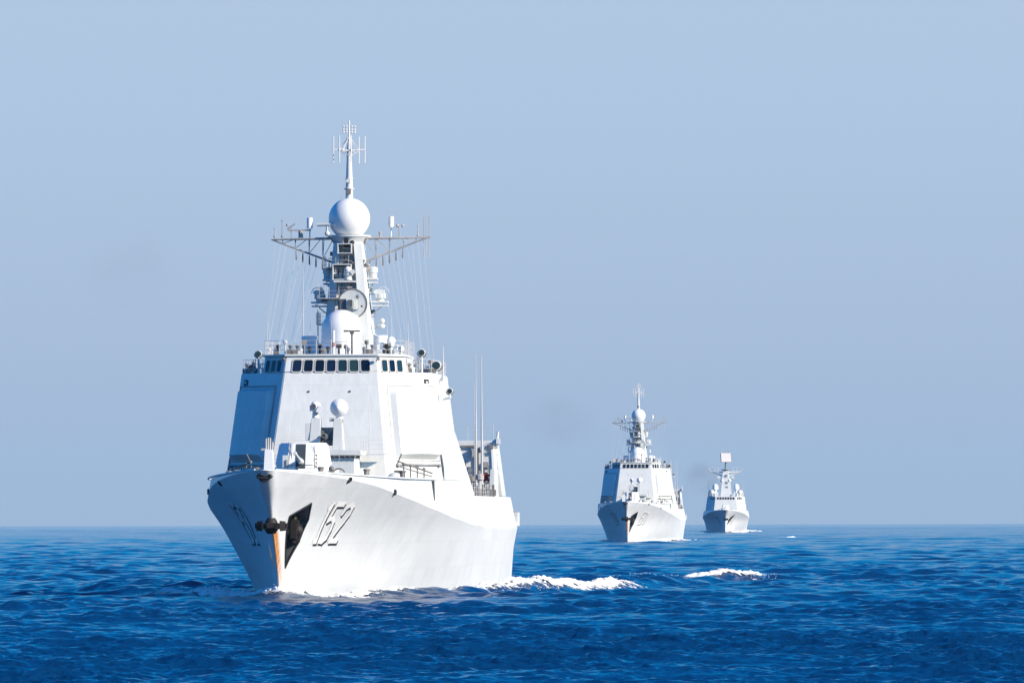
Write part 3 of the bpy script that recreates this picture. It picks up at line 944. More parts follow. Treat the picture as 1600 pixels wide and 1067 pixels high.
    for sd, spans in ((-1, ((487, 515, 473, 54.6), (505, 521, 438, 54.8))), (1, ((580, 607, 472, 54.6), (574, 590, 436, 54.8)))):
        for j, (x0, x1, y, s) in enumerate(spans):
            pl = platform(x0, x1, y, s)
            xm = (x0 + x1) / 2 + (-1 if sd < 0 else 1)
            A = at(xm, y, s)
            mb = MB()
            if j == 0:
                mb.lathe((A.x, s, A.z + .06), [(.3, 0), (.3, .2), (.42, .22), (.42, .55), (.3, .62)], 12)
                mb.box((A.x, s - .1, A.z + .62), (.66, .5, .62)); mb.tube((A.x - .35, s - .4, A.z + .75), (A.x - .35, s, A.z + .75), .14, n=8)
                mb.ring((A.x + .2 * sd, s, A.z + .7), .42, .03, 18, 5, 0, (0, -1, 0), a0=0, a1=180)
            else:
                mb.lathe((A.x, s, A.z + .05), [(.28, 0), (.30, .1), (.30, .42), (.36, .44), (.36, .78), (.25, .86)], 14)
            mb.build('jammer', M['grey'], pl)
    # director in the upper niche
    mb = MB(); A = at(541, 425, 52.6)
    mb.box((A.x - .1, 52.9, A.z - .72), (1.6, 1.5, .12))
    for (cx_, w_, h_, zc_) in ((A.x - .32, 1.35, 1.05, A.z + .0), (A.x - .12, 1.0, .62, A.z + 1.75)):
        yf, yb = 52.55, 54.0
        mb.box((cx_ - w_ / 2, (yf + yb) / 2, zc_), (.06, yb - yf, h_)); mb.box((cx_ + w_ / 2, (yf + yb) / 2, zc_), (.06, yb - yf, h_))
        mb.box((cx_, (yf + yb) / 2, zc_ + h_ / 2 + .035), (w_ + .1, yb - yf, .06)); mb.box((cx_, (yf + yb) / 2, zc_ - h_ / 2 - .035), (w_ + .1, yb - yf, .06))
    mb.lathe((A.x + .15, 52.7, A.z - .6), [(.3, 0), (.22, .3), (.34, .35), (.34, .7), (.2, .8)], 14)
    mb.ball((A.x + .12, 52.5, A.z + .15), .28, 16); mb.tube((A.x + .5, 52.5, A.z), (A.x + .5, 52.3, A.z), .18, n=12)
    mb.ring((A.x + .0, 52.9, A.z + .15), .72, .06, 24, 6, 1, (0, -1, 0), a0=-20, a1=150)
    mb.build('fire_director', [M['grey'], M['trim']], mast)
    for py, w in ((399, 1.2), (449, 1.15), (388, .5)):
        mb = MB(); A = at(541, py, ms - md(at(541, py, ms).z) - .1)
        mb.box((A.x, A.y - .12, A.z), (w, .42, .08)); mb.tube((A.x, A.y - .1, A.z), (A.x, A.y - .1, A.z + .3), .09, n=8); mb.ball((A.x, A.y - .1, A.z - .35), .17, 10, mi=1)
        mb.build('light_shelf', [M['trim2'], M['trim']], mast)
    # gun director with a round dish above the radome
    mb = MB(); A = at(548, 474, 51.0)
    mb.lathe((A.x + .1, 51.6, A.z), [(1.08, 0), (1.05, -.12), (.6, -.06), (.01, .02)], 32, 0, (0, 1, 0))
    mb.ring((A.x + .1, 51.5, A.z), 1.06, .055, 32, 6, 1, (0, -1, 0))
    mb.box((A.x - .55, 51.1, A.z - .05), (.5, .8, .75), 2); mb.box((A.x - .05, 50.9, A.z + .0), (.5, .7, .62)); mb.box((A.x + .02, 50.5, A.z + .0), (.32, .12, .5), 2)
    mb.box((A.x + .35, 51.1, A.z - .1), (.22, .6, .7)); mb.lathe((A.x, 51.6, A.z - 2.2), [(.7, 0), (.55, 1.0), (.55, 1.3)], 16)
    mb.ball((A.x + .5, 51.2, A.z + .5), .14, 10, mi=1); mb.ball((A.x + .8, 51.3, A.z - .2), .1, 8, mi=1)
    mb.build('fire_director', [M['grey'], M['trim'], M['pocket']], mast)
    mb = MB(); A = at(596, 507, 53.5)
    mb.tube((A.x - .6, 53.5, A.z - .2), (A.x, 53.5, A.z - .25), .09, n=6); mb.lathe((A.x, 53.5, A.z - .25), [(.25, 0), (.3, .2), (.15, .3)], 12); mb.ball((A.x + .05, 53.4, A.z + .25), .22, 12)
    mb.build('mast_camera', M['grey'], mast)
    # side antennas boxes at the mast heads
    for px, py in ((566, 410), (564, 420), (570, 415), (560, 431)):
        mb = MB()
        A = at(px, py, 53.3); mb.box(A, (.22, .3, .26), 0, Matrix.Rotation(.3, 3, 'Z')); mb.ball(A + Vector((.12, -.12, .1)), .12, 8)
        mb.build('mast_fitting', M['trim'], mast)
    mb = MB()
    A = at(551, 379, 53.4); mb.lathe((A.x, 53.4, A.z), [(.2, 0), (.24, -.25), (.16, -.28)], 14, 1, (0, 1, 0)); mb.lathe((A.x, 53.1, A.z), [(.24, 0), (.24, .3)], 14, 1, (0, 1, 0)); mb.ball((A.x, 53.05, A.z), .17, 12)
    A = at(541, 379, 53.4); mb.box((A.x, 53.3, A.z), (.3, .3, .7))
    mb.build('mast_lamp', [M['dark'], M['dome']], mast)
    # ---- main gun
    gs = 19.5
    A = at(474, 735, gs); gz = float(DEST.zt(gs)); GT = at(474, 692, gs).z
    gc = Vector((at(474, 720, gs).x, gs, gz))
    W = 44 / 22.2
    mb = MB()
    def gon(w, l, c, z, dy=0, front=0):
        return [Vector((gc.x + x, gs + y + dy, z)) for x, y in ((-.28, -l + front), (.28, -l + front), (w - c, -l), (w, -l + c * 1.2), (w, l - c), (w - c, l), (-w + c, l), (-w, l - c), (-w, -l + c * 1.2), (-w + c, -l))]
    mb.hexa(gon(W, 2.0, 1.0, gz, 0), gon(W * .98, 1.95, 1.0, gz + .9, .05))
    r1 = gon(W * .98, 1.95, 1.0, gz + .904, .05); r2 = gon(W * .84, 1.45, .85, GT, .3)
    mb.hexa(r1, r2)
    gun = mb.build('gun_turret', M['dome'], root, bevel=.09)
    mb = MB()
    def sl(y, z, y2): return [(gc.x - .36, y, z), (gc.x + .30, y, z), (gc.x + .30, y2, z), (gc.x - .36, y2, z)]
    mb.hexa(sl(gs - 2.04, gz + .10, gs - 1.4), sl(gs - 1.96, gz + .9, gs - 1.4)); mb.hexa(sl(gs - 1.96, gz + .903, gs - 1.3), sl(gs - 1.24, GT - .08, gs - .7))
    mb.build('gun_slot', M['shade_dark'], gun, smooth=False)  # dark block set proud of the turret, painting the shade inside the opening
    mb = MB()
    mb.tube((gc.x, gs - 1.3, gz + 1.1), (gc.x, gs - 6.3, gz + 1.75), .14, .09, 12); mb.tube((gc.x, gs - 1.2, gz + 1.1), (gc.x, gs - 2.6, gz + 1.28), .24, .2, 12)
    mb.lathe((gc.x, gs - 6.3, gz + 1.75), [(.10, 0), (.13, -.02), (.13, -.3), (.1, -.32)], 12, 0, (0, -1, .13))
    mb.build('gun_barrel', M['grey'], gun)
    mb = MB()
    for x in (-.75, 1.02):
        pass
    for x in (-.75, 1.02):
        for zz in (-.08, .08): mb.tube((gc.x + x + zz, gs - 2.05, gz + .1), (gc.x + x + zz, gs - 1.35, GT - .1), .02, n=5)
        for i in range(6): mb.box((gc.x + x, gs - 1.98 + i * .115, gz + .3 + i * .27), (.2, .1, .1))
    mb.build('turret_steps', M['trim'], gun)
    mb = MB(); mb.box((gc.x - 1.1, gs - 1.6, gz + 1.2), (.4, .3, .9)); mb.box((gc.x - .95, gs - 1.75, gz + .75), (.16, .2, 1.2), 1)
    mb.build('turret_hatch', [M['grey'], M['trim2']], gun)
    # wave breaker plates ahead of the gun
    mb = MB()
    for sd in (-1, 1):
        a_, b_ = Vector((0 + gc.x * .0, 13.2, 8.36)), Vector((sd * 2.6, 16.0, 8.32))
        mb.hexa([a_, b_, b_ + Vector((0, .08, 0)), a_ + Vector((0, .08, 0))], [v + Vector((0, .25, .62)) for v in (a_, b_, b_ + Vector((0, .08, 0)), a_ + Vector((0, .08, 0)))])
    mb.build('wave_breaker', M['grey'], hull, smooth=False)
    # windlass housing and bollards on the forecastle
    A = at(420, 727, 2.0); z0 = float(DEST.zt(2.0)); zt_ = at(420, 702, 2).z
    mb = MB()
    mb.hexa([(A.x - .32, 1.6, z0), (A.x + .36, 1.6, z0), (A.x + .36, 2.5, z0), (A.x - .32, 2.5, z0)], [(A.x - .24, 1.7, zt_), (A.x + .27, 1.7, zt_), (A.x + .27, 2.4, zt_), (A.x - .24, 2.4, zt_)])
    for dx, hh in ((-.18, .75), (-.04, .8), (.1, .78), (.26, .5)):
        mb.tube((A.x + dx, 1.9, zt_ - .1), (A.x + dx, 2.0, zt_ + hh), .06, n=6, mi=1)
    mb.box((A.x - .35, 2.0, zt_), (.3, .3, .14), 1)
    mb.build('windlass', [M['dome'], M['trim2']], root)
    for x, s in ((2.2, 6.5), (-2.4, 8.0), (4.6, 15.5), (-4.7, 17), (6.2, 27), (-6.2, 27)):
        z0 = float(DEST.zt(s)) - .02
        mb = MB()
        for d in (-.35, .35): mb.lathe((x, s + d, z0), [(.16, 0), (.16, .5), (.22, .55), (.22, .62), (.1, .66)], 12)
        mb.box((x, s, z0 + .05), (.5, 1.2, .1))
        mb.build('bollard', M['trim'], root)
    mb = MB(); a = on_hull(536, 741); x, s = 3.1, 4.6; z0 = float(DEST.zt(s))
    mb.box((x, s, z0 + .15), (.4, .5, .35)); mb.ball((x, s, z0 + .45), .2, 10)
    for i in range(5):
        an = R(20 + i * 30); mb.tube((x + .5 + .42 * math.cos(an), s + .3, z0 + .1 + .36 * math.sin(an)), (x + .5 + .42 * math.cos(an + R(30)), s + .3, z0 + .1 + .36 * math.sin(an + R(30))), .06, n=6)
    mb.build('cable_guide', M['trim'], root)
    mb = MB(); a = at(530, 728, 9); b = at(530, 697, 9); mb.tube((a.x, 9, a.z - .6), (a.x, 9, b.z), .018, n=4)
    mb.build('jackstay', M['wire'], root)
    # gear on the port and starboard side decks before the facets
    for sd in (1, -1):
        z0 = float(DEST.zt(33))
        mb = MB(); x = sd * 5.1
        mb.lathe((x, 33.5, z0), [(.55, 0), (.55, .15), (.5, .3), (.3, .48), (.05, .55)], 16); mb.box((x - sd * 1.3, 33.5, z0 + .15), (1.2, .4, .25), 1)
        mb.build('liferaft_drum', [M['grey'], M['trim']], root)
        mb = MB(); x = sd * 6.2
        for i in range(4):
            q = Vector((x + sd * (i * .42 - .5), 34.2 + i * .9, z0))
            mb.tube(q, q + Vector((0, 0, 1.1 - i * .12)), .05, n=6); mb.ball(q + Vector((0, 0, 1.15 - i * .12)), .13, 8)
        mb.tube((x - sd * .9, 33.9, z0 + 1.35), (x + sd * 1.3, 37.5, z0 + .5), .07, n=6); mb.tube((x - sd * .9, 33.9, z0 + 1.0), (x + sd * 1.3, 37.5, z0 + .25), .05, n=6)
        mb.box((x - sd * .95, 33.8, z0 + .35), (.4, .5, .7), 0); mb.tube((x - sd * .9, 33.8, z0 + 1.2), (x - sd * .6, 33.6, z0 + 1.9), .05, n=5)
        mb.build('davit', M['trim'], root)
    # ---- close-in gun on its deckhouse before the bridge
    cs_ = 33.0
    z0 = 8.26; zp = at(520, 703, cs_).z
    A, B = at(478, 703, cs_), at(566, 705, cs_)
    mb = MB()
    mb.hexa([(A.x + .3, 31.8, z0), (B.x - .5, 31.8, z0), (B.x - .5, 36.5, z0), (A.x + .3, 36.5, z0)], [(A.x + .3, 31.8, zp - .42), (B.x - .5, 31.8, zp - .42), (B.x - .5, 37.2, zp - .42), (A.x + .3, 37.2, zp - .42)])
    mb.box(((A.x + B.x) / 2, 34.2, zp - .2), (B.x - A.x, 5.2, .34))
    for i in range(7): mb.box((A.x + 1.6 + i * .38, 31.62, zp - .50), (.26, .1, .16), 1)
    stand = mb.build('gun_platform', [M['grey'], M['dark']], root, smooth=False)
    mb = MB(); zp += 0
    a = at(492, 700, cs_)
    ciws_z = zp - .03
    A1, A2 = at(488, 660, cs_), at(531, 655, cs_)
    mb.hexa([(at(482, 0, cs_).x, 32.4, ciws_z), (at(500, 0, cs_).x, 32.4, ciws_z), (at(500, 0, cs_).x, 33.8, ciws_z), (at(482, 0, cs_).x, 33.8, ciws_z)],
            [(at(486, 0, cs_).x, 32.6, at(0, 655, cs_).z), (at(500, 0, cs_).x, 32.6, at(0, 655, cs_).z), (at(500, 0, cs_).x, 33.6, at(0, 655, cs_).z), (at(486, 0, cs_).x, 33.6, at(0, 655, cs_).z)])
    mb.hexa([(at(519, 0, cs_).x, 32.4, ciws_z), (at(536, 0, cs_).x, 32.4, ciws_z), (at(536, 0, cs_).x, 33.8, ciws_z), (at(519, 0, cs_).x, 33.8, ciws_z)],
            [(at(521, 0, cs_).x, 32.6, at(0, 655, cs_).z), (at(533, 0, cs_).x, 32.6, at(0, 655, cs_).z), (at(533, 0, cs_).x, 33.6, at(0, 655, cs_).z), (at(521, 0, cs_).x, 33.6, at(0, 655, cs_).z)])
    q0, q1 = at(480, 688, cs_), at(486, 661, cs_)
    mb.box(((q0.x + q1.x) / 2 - .05, 33.2, (q0.z + q1.z) / 2), (.34, 1.3, 1.25)); 
    ciws = mb.build('close_in_gun', M['grey'], root, bevel=.02)
    mb = MB(); q0 = at(510, 680, cs_)
    mb.box((q0.x, 33.9, q0.z), (.95, .6, 1.15)); mb.box((q0.x - .1, 33.5, q0.z - .3), (.5, .3, .35)); mb.tube((q0.x - .42, 33.5, q0.z - .5), (q0.x + .4, 33.45, q0.z + .45), .06, n=6)
    mb.build('gun_mount', M['pocket2'], ciws)
    mb = MB()
    a = at(509, 683, cs_)
    for i in range(7):
        an = 2 * math.pi * i / 7
        mb.tube((a.x + .13 * math.cos(an), 33.4, a.z + .13 * math.sin(an)), (a.x + .13 * math.cos(an), 31.2, a.z + .13 * math.sin(an) + .1), .045, n=6)
    mb.lathe((a.x, 32.4, a.z + .05), [(.24, 0), (.24, .12)], 14, 0, (0, -1, 0)); mb.box((a.x + .1, 33.1, a.z - .4), (.8, .5, .4)); mb.box((a.x - .3, 33.0, a.z + .2), (.3, .5, .6), 0, Matrix.Rotation(.4, 3, 'Y'))
    mb.build('gun_barrels', M['pocket'], ciws)
    mb = MB(); a = at(530, 637, cs_)
    r = .66; ax = Vector((-.12, -1, -.02))
    mb.lathe((a.x, cs_ - .1, a.z), [(r, 0), (r * .97, .12), (r * .5, .36), (.10, .50), (.05, .52), (.01, .56)], 32, 0, ax)
    mb.lathe((a.x, cs_ - .1, a.z), [(r, 0), (r * .9, -.35), (r * .5, -.6), (.1, -.65)], 32, 0, ax)
    mb.tube((a.x, cs_ + .1, a.z - .3), (a.x, cs_ + .1, a.z - 1.0), .22, .3, 10); mb.box((a.x - .5, cs_ - .05, a.z - .85), (.4, .3, .25), 1); mb.box((a.x + .18, cs_ - .2, a.z - .95), (.3, .3, .25), 1)
    mb.build('tracking_radar', [M['dome'], M['trim2']], ciws)
    mb = MB(); a = at(493, 635, cs_)
    mb.ball((a.x, cs_, a.z), .38, 20); mb.tube((a.x, cs_, a.z - .2), (a.x, cs_, a.z - .95), .2, .26, 10); mb.box((a.x + .3, cs_ - .2, a.z - .2), (.3, .4, .5), 0, Matrix.Rotation(.5, 3, 'Y')); mb.box((a.x - .32, cs_ - .05, a.z - .08), (.16, .4, .5))
    for i in range(3): mb.box((a.x - .15 + i * .16, cs_ - .26, a.z - .55), (.09, .08, .08), 1); mb.box((a.x - .15 + i * .16, cs_ - .28, a.z - .85), (.09, .08, .08), 1)
    mb.lathe((a.x - .1, cs_ - .3, a.z), [(.2, 0), (.2, .1)], 14, 1, (-.3, -1, 0))
    mb.build('optical_sight', [M['dome'], M['trim']], ciws)
    # rails across the platform
    rails([(at(420, 0, 35.8).x, 36.2, zp - .25), (at(478, 0, 35.8).x, 36.2, zp - .25)], 1.0, 1.2, .016).build('platform_railing', M['wire'], stand)
    rails([(B.x, 32.2, zp - .25), (B.x + .2, 36.0, zp - .25), (at(600, 0, 35.8).x, 36.1, zp - .25)], 1.0, 1.2, .016).build('platform_railing', M['wire'], stand)
    mb = MB(); mb.box((at(588, 0, 36).x, 36.3, zp - .3), (1.8, .5, .06)); mb.build('catwalk', M['wire'], stand, smooth=False)
    # ---- funnel block and hangar
    mb = MB()
    mb.hexa([(-5.0, 72, 7.2), (5.0, 72, 7.2), (5.0, 88, 7.2), (-5.0, 88, 7.2)], [(-3.6, 74, 14.8), (3.6, 74, 14.8), (3.6, 87, 14.8), (-3.6, 87, 14.8)])
    for x in (-1.5, 1.5): mb.box((x, 80, 15.1), (1.8, 6, .7), 1)
    mb.build('funnel', [M['grey'], M['dark']], root, bevel=.05)
    HS = 106.0
    mb = MB()
    mb.hexa([(-7.98, HS, 7.21), (7.98, HS, 7.21), (7.72, 114, 7.21), (-7.72, 114, 7.21)], [(-7.35, HS, 11.75), (7.35, HS, 11.75), (7.12, 114, 11.75), (-7.12, 114, 11.75)])
    mb.hexa([(-6.4, 114.02, 7.21), (6.4, 114.02, 7.21), (6.2, 126, 7.21), (-6.2, 126, 7.21)], [(-5.9, 114.02, 11.5), (5.9, 114.02, 11.5), (5.7, 126, 11.5), (-5.7, 126, 11.5)])
    hang = mb.build('hangar', M['grey'], root, bevel=.05)
    rails([(-7.2, HS + .3, 11.75), (7.2, HS + .3, 11.75)], 1.3, 2.2, .02).build('hangar_railing', M['wire'], hang)
    mb = MB()
    for x0, x1, y in ((720, 746, 697), (718, 764, 752)):
        a, b = at(x0, y, HS), at(x1, y, HS); mb.box(((a.x + b.x) / 2, HS - .12, a.z), (abs(b.x - a.x), .3, .14 if y < 700 else .3))
    mb.box((at(744, 0, HS).x, HS - .1, at(0, 724, HS).z), (.25, .2, 2.2))
    a, b = at(742, 737, HS), at(770, 745, HS); mb.tube((a.x, HS - .2, a.z), (b.x, HS - .2, b.z), .07, n=6)
    mb.build('pipe_trunk', M['trim'], hang)
    for px, py, w, hh in ((725, 725, 8, 10), (741, 708, 8, 14), (727, 738, 5, 5)):
        mb = MB()
        a = at(px, py, HS); mb.box((a.x, HS - .25, a.z), (w / 19, .5, hh / 19)); mb.box((a.x, HS - .52, a.z), (w / 26, .06, hh / 26))
        mb.build('vent_box', M['wire2'], hang)
    for px in (749, 757, 763):
        mb = MB()
        a = at(px, 746, HS - 4); mb.ring((a.x, HS - 4, a.z), .22, .08, 16, 6, 0, (0, -1, 0))
        mb.box((a.x, HS - 3.9, a.z - .15), (.08, .06, .7), 1)
        mb.build('lifebuoy', [M['red'], M['dome']], root)
    r9 = random.Random(21)
    for i in range(22):
        px, py = r9.uniform(716, 772), r9.uniform(698, 772)
        if px > 716 + (775 - py) * -.2 + 75: continue
        a = at(px, py, HS)
        mb = MB(); w, hgt = r9.uniform(.15, .55), r9.uniform(.12, .6)
        mb.box((a.x, HS - .14, a.z), (w, .28, hgt)); mb.tube((a.x - w, HS - .06, a.z - .3), (a.x + w, HS - .06, a.z - .3 + r9.uniform(-.2, .2)), .035, n=5)
        mb.build('wall_box', r9.choice([M['trim'], M['wire2'], M['grey'], M['pocket2'], M['trim2']]), hang)
    a, b = at(719, 752, HS - .5), at(769, 752, HS - .5)
    mb = MB(); mb.box(((a.x + b.x) / 2, HS - .55, a.z), (b.x - a.x, 1.1, .12)); mb.build('wall_gallery', M['wire2'], hang)
    rails([(a.x, HS - 1.05, a.z + .06), (b.x, HS - 1.05, a.z + .06)], 1.0, .7, .025).build('wall_railing', M['trim'], hang)
    for i, (x_, s_) in enumerate(((6.2, 101), (5.2, 98), (6.9, 95), (6.0, 91), (7.0, 84))):
        mb = MB()
        mb.lathe((x_, s_, 7.2), [(.3, 0), (.3, .1), (.16, .15), (.16, .9 + .2 * (i % 3)), (.34, .95 + .2 * (i % 3)), (.34, 1.3 + .2 * (i % 3)), (.1, 1.45 + .2 * (i % 3))], 10)
        mb.build('deck_vent', r9.choice([M['trim'], M['grey'], M['wire2']]), root)
    # crane and its boom on the hangar corner
    mb = MB()
    a, b = at(753, 704, HS - 2), at(776, 694, HS - 2)
    mb.tube((a.x, HS - 2, a.z), (b.x, HS - 2, b.z), .36, .3, 8); 
    for i in range(3):
        q = lerp((a.x, HS - 2.35, a.z), (b.x, HS - 2.35, b.z), .25 + .25 * i); mb.tube(q, q + Vector((.18, 0, .3)), .05, n=5, mi=1)
    mb.ball((b.x - .1, HS - 2, b.z + .1), .30, 12, mi=0); mb.box((b.x + .15, HS - 2.2, b.z + .25), (.3, .5, .45), 0); mb.box((b.x - .45, HS - 2.3, b.z - .2), (.35, .3, .3), 1); mb.tube((b.x, HS - 2, b.z), (b.x + .1, HS - 2, b.z + 1.0), .12, n=6)
    mb.tube((b.x - .4, HS - 1.9, b.z), (b.x - .2, HS - 1.9, 7.2), .3, .36, 10)
    mb.build('crane', [M['grey'], M['trim']], root)
    for px, py, s in ((741, 774, 90), (746, 772, 91), (755, 770, 93), (765, 770, 95), (771, 771, 96), (734, 776, 86)):
        mb = MB()
        a = at(px, py, s); mb.tube((a.x, s, 7.2), (a.x, s, a.z + .7), .09, n=6); mb.box((a.x, s, 7.5), (.4, .4, .5))
        mb.build('deck_vent', M['trim'], root)
    mb = MB()
    a, b = at(764, 757, 99), at(772, 733, 99)
    mb.hexa([(a.x, 99, 7.2), (b.x, 99, 7.2), (b.x, 104, 7.2)], [(b.x - .3, 99, b.z), (b.x, 99, b.z), (b.x, 104, b.z)])
    mb.build('boat_screen', M['grey'], root, smooth=False)
    rails([(7.75, 75, 7.2), (7.75, 105.5, 7.2)], 1.0, 2, .018, 3).build('side_railing', M['wire'], hull)
    rails([(-7.75, 75, 7.2), (-7.75, 105.5, 7.2)], 1.0, 2, .018, 3).build('side_railing', M['wire'], hull)
    # satellite drum aft of the hangar and the tall whips
    for px, y0, y1, s, r in ((744, 700, 552, 96, .085), (753, 700, 556, 98, .10), (742, 690, 598, 100, .06)):
        a = at(px, y0, s); b = at(px - 1, y1, s)
        whip((a.x, s, 7.2), b, r, root)
    mb = MB(); a = at(803, 811, 127.5); mb.box((a.x, 128, a.z), (.75, 2.2, 1.15)); mb.box((a.x - .1, 126.8, a.z + .66), (.5, .5, .2), 1)
    mb.build('deck_locker', [M['grey'], M['trim']], root, bevel=.03)
    return hull
M['wire2'] = paint('yard_grey', (.34, .33, .33), .5, .2, .2)
M['shade_dark'] = paint('shade_dark_paint', (.045, .06, .075), .6, .2, .1)  # blue-dark colour standing in for shade on the wedges and gun opening
M['pocket2'] = paint('vent_grey', (.20, .24, .27), .5, .2, .1)

lead = thing('warship', LOC1, -PSI1, 'largest pale grey warship in the foreground with 152 on its bow', 'warship', 'warships sailing in line')
lead['num'] = '152'
lead_hull = build_destroyer(lead)
del lead['num']

# second ship of the same class further off
D2 = 1745.0
X2 = (980 - 800) / FPX * D2
second = copy_tree(lead)
second.location = (X2, D2, curv(X2, D2)); second.rotation_euler = (0, 0, -R(3.4))
second['label'] = 'middle warship with a white ball radome on its mast, right of the large 152 ship'
def all_children(o):
    for c in o.children:
        yield c
        yield from all_children(c)
for c in list(all_children(second)):
    if c.name.startswith('hull_number'): bpy.data.objects.remove(c)
for c in list(second.children):
    if c.name.startswith('hull'):
        for side in (1, -1):
            a, b = on_hull(487, 849), on_hull(533, 849)
            number_mesh(DEST, '150', side, a.y, a.z + .16, (b.y - a.y) / 4.2, 1.27, c)

# ------------------------------------------------------------------ the frigate at the end of the line
FRIG = HullForm(
    over=8, send=126,
    bd=[(0, 0), (4, 1.5), (8, 2.9), (15, 4.8), (22, 6.1), (32, 7.2), (45, 7.9), (60, 8.1), (110, 7.8), (134, 6.6)],
    bw=[(0, 0), (10, 1.2), (20, 2.5), (30, 3.9), (45, 5.5), (60, 6.6), (80, 7.1), (110, 6.9), (134, 5.8)],
    zk=[(-8, 7.9), (0, 7.5), (9, 6.9), (20, 6.1), (32, 5.5), (50, 5.0), (126, 4.6)],
    zt=[(-8, 7.92), (0, 7.75), (12, 7.6), (34, 7.5), (56, 7.5), (60, 6.8), (105, 6.8), (108, 4.7), (126, 4.7)],
    rtop=1.0, deckz=7.9)
def build_frigate(root):
    hull = make_hull(FRIG, 'hull', M['hull'], root, lambda co: np.zeros(len(co)), .6)
    mb = MB()
    for (s0, z0) in ((-1.5, 5.2), (-.6, 4.0), (.2, 3.2)):
        pass
    c = hp(FRIG, 1.2, 4.6, 1, .02)
    q = [hp(FRIG, 2.4, 6.4, 1, .03), hp(FRIG, .1, 5.3, 1, .03), hp(FRIG, .6, 2.6, 1, .03), hp(FRIG, 2.1, 4.6, 1, .03)]
    q2 = [v - Vector((.35, 0, 0)) for v in q]
    mb.hexa(q2, q); mb.build('anchor_pocket', M['dark'], hull, smooth=False)
    mb = MB(); s0 = float(FRIG.stem(4.6)) - .3
    mb.box((.3, s0, 4.6), (1.6, .7, .7)); mb.ball((0, s0, 4.6), .55, 12); mb.build('anchor', M['iron'], hull)
    mb = MB(); s0 = float(FRIG.stem(7.4)) - .05
    mb.ball((0, s0, 7.4), .4, 12, 0, 90, 0, (0, -1, 0), .3); mb.build('bullring', M['dark'], hull)
    for side in (1, -1): number_mesh(FRIG, '548', side, 4.0, 3.0, 1.0, 1.3, hull)
    # superstructure
    ZB, ZT = 7.52, 12.6
    mb = MB()
    bot = [(4.2, 31, ZB), (7.2, 35.5, ZB), (7.3, 56, ZB), (-7.3, 56, ZB), (-7.2, 35.5, ZB), (-4.2, 31, ZB)]
    top = [(3.6, 32.6, ZT), (6.5, 37, ZT), (6.6, 56, ZT), (-6.6, 56, ZT), (-6.5, 37, ZT), (-3.6, 32.6, ZT)]
    mb.hexa(bot, top)
    block = mb.build('superstructure', M['grey'], root, bevel=.05)
    fq = outward([Vector(bot[5]), Vector(bot[0]), Vector(top[0]), Vector(top[5])], (0, 45, 10))
    for i in range(7):
        uc = .5 + (i - 3) * .125
        window(fq, uc - .045, uc + .045, .80, .955, block)
    for sd, (b0, b1, t1, t0) in ((1, (bot[0], bot[1], top[1], top[0])), (-1, (bot[5], bot[4], top[4], top[5]))):
        q = outward([Vector(b0), Vector(b1), Vector(t1), Vector(t0)], (0, 45, 10)); fl = abs(q[0].x) > abs(q[1].x)
        for i in range(3):
            uc = .18 + i * .2; uc = 1 - uc if fl else uc
            window(q, uc - .07, uc + .07, .80, .955, block)
    rails([(-6.4, 55, ZT), (-6.4, 37, ZT), (-3.5, 32.8, ZT), (3.5, 32.8, ZT), (6.4, 37, ZT), (6.4, 55, ZT)], 1.0, 1.5, .03).build('roof_railing', M['wire'], block)
    # gun
    mb = MB(); mb.hexa([(-1.3, 15, 7.6), (1.3, 15, 7.6), (1.6, 16.5, 7.6), (1.5, 19, 7.6), (-1.5, 19, 7.6), (-1.6, 16.5, 7.6)], [(-.8, 16, 9.6), (.8, 16, 9.6), (1.0, 16.8, 9.7), (.9, 18.6, 9.7), (-.9, 18.6, 9.7), (-1.0, 16.8, 9.7)])
    gun = mb.build('gun_turret', M['dome'], root, bevel=.03)
    mb = MB(); mb.tube((0, 16, 8.6), (0, 11.5, 9.2), .15, .1, 8); mb.build('gun_barrel', M['grey'], gun)
    mb = MB(); mb.box((0, 25, 8.0), (5, 5, .9)); mb.build('launch_cells', M['grey'], root, bevel=.04)
    # mast
    mb = MB()
    mb.hexa([(-2.0, 40, ZT), (2.0, 40, ZT), (2.2, 46, ZT), (-2.2, 46, ZT)], [(-1.0, 42, 22.0), (1.0, 42, 22.0), (1.0, 44.4, 22.0), (-1.0, 44.4, 22.0)])
    mast = mb.build('foremast', M['grey'], root, bevel=.05)
    mb = MB(); mb.tube((0, 43, 22), (0, 43, 24.8), .4, .3, 10); mb.lathe((0, 43, 22), [(1.6, 0), (1.7, .1), (1.7, .25), (1.2, .3)], 20)
    mb.build('mast_platform', M['pocket2'], mast)
    mb = MB()
    rt = Matrix.Rotation(R(22), 3, 'Z') @ Matrix.Rotation(R(-10), 3, 'X')
    mb.box((0, 42.5, 26.4), (3.7, .7, 3.2), 0, rt)
    for i in range(5): mb.box(Vector((0, 42.5, 26.4)) + rt @ Vector((0, -.3, -1.3 + i * .65)), (3.5, .08, .05), 0, rt)
    arr = mb.build('radar_array', M['array'], mast, smooth=False)
    mb = MB()
    for x in (-.9, 0, .9): mb.tube((x, 42.7, 28.0), (x, 42.7, 29.2), .06, n=5); mb.ball((x, 42.7, 28.5), .18, 8)
    mb.build('array_antennas', M['wire2'], arr)
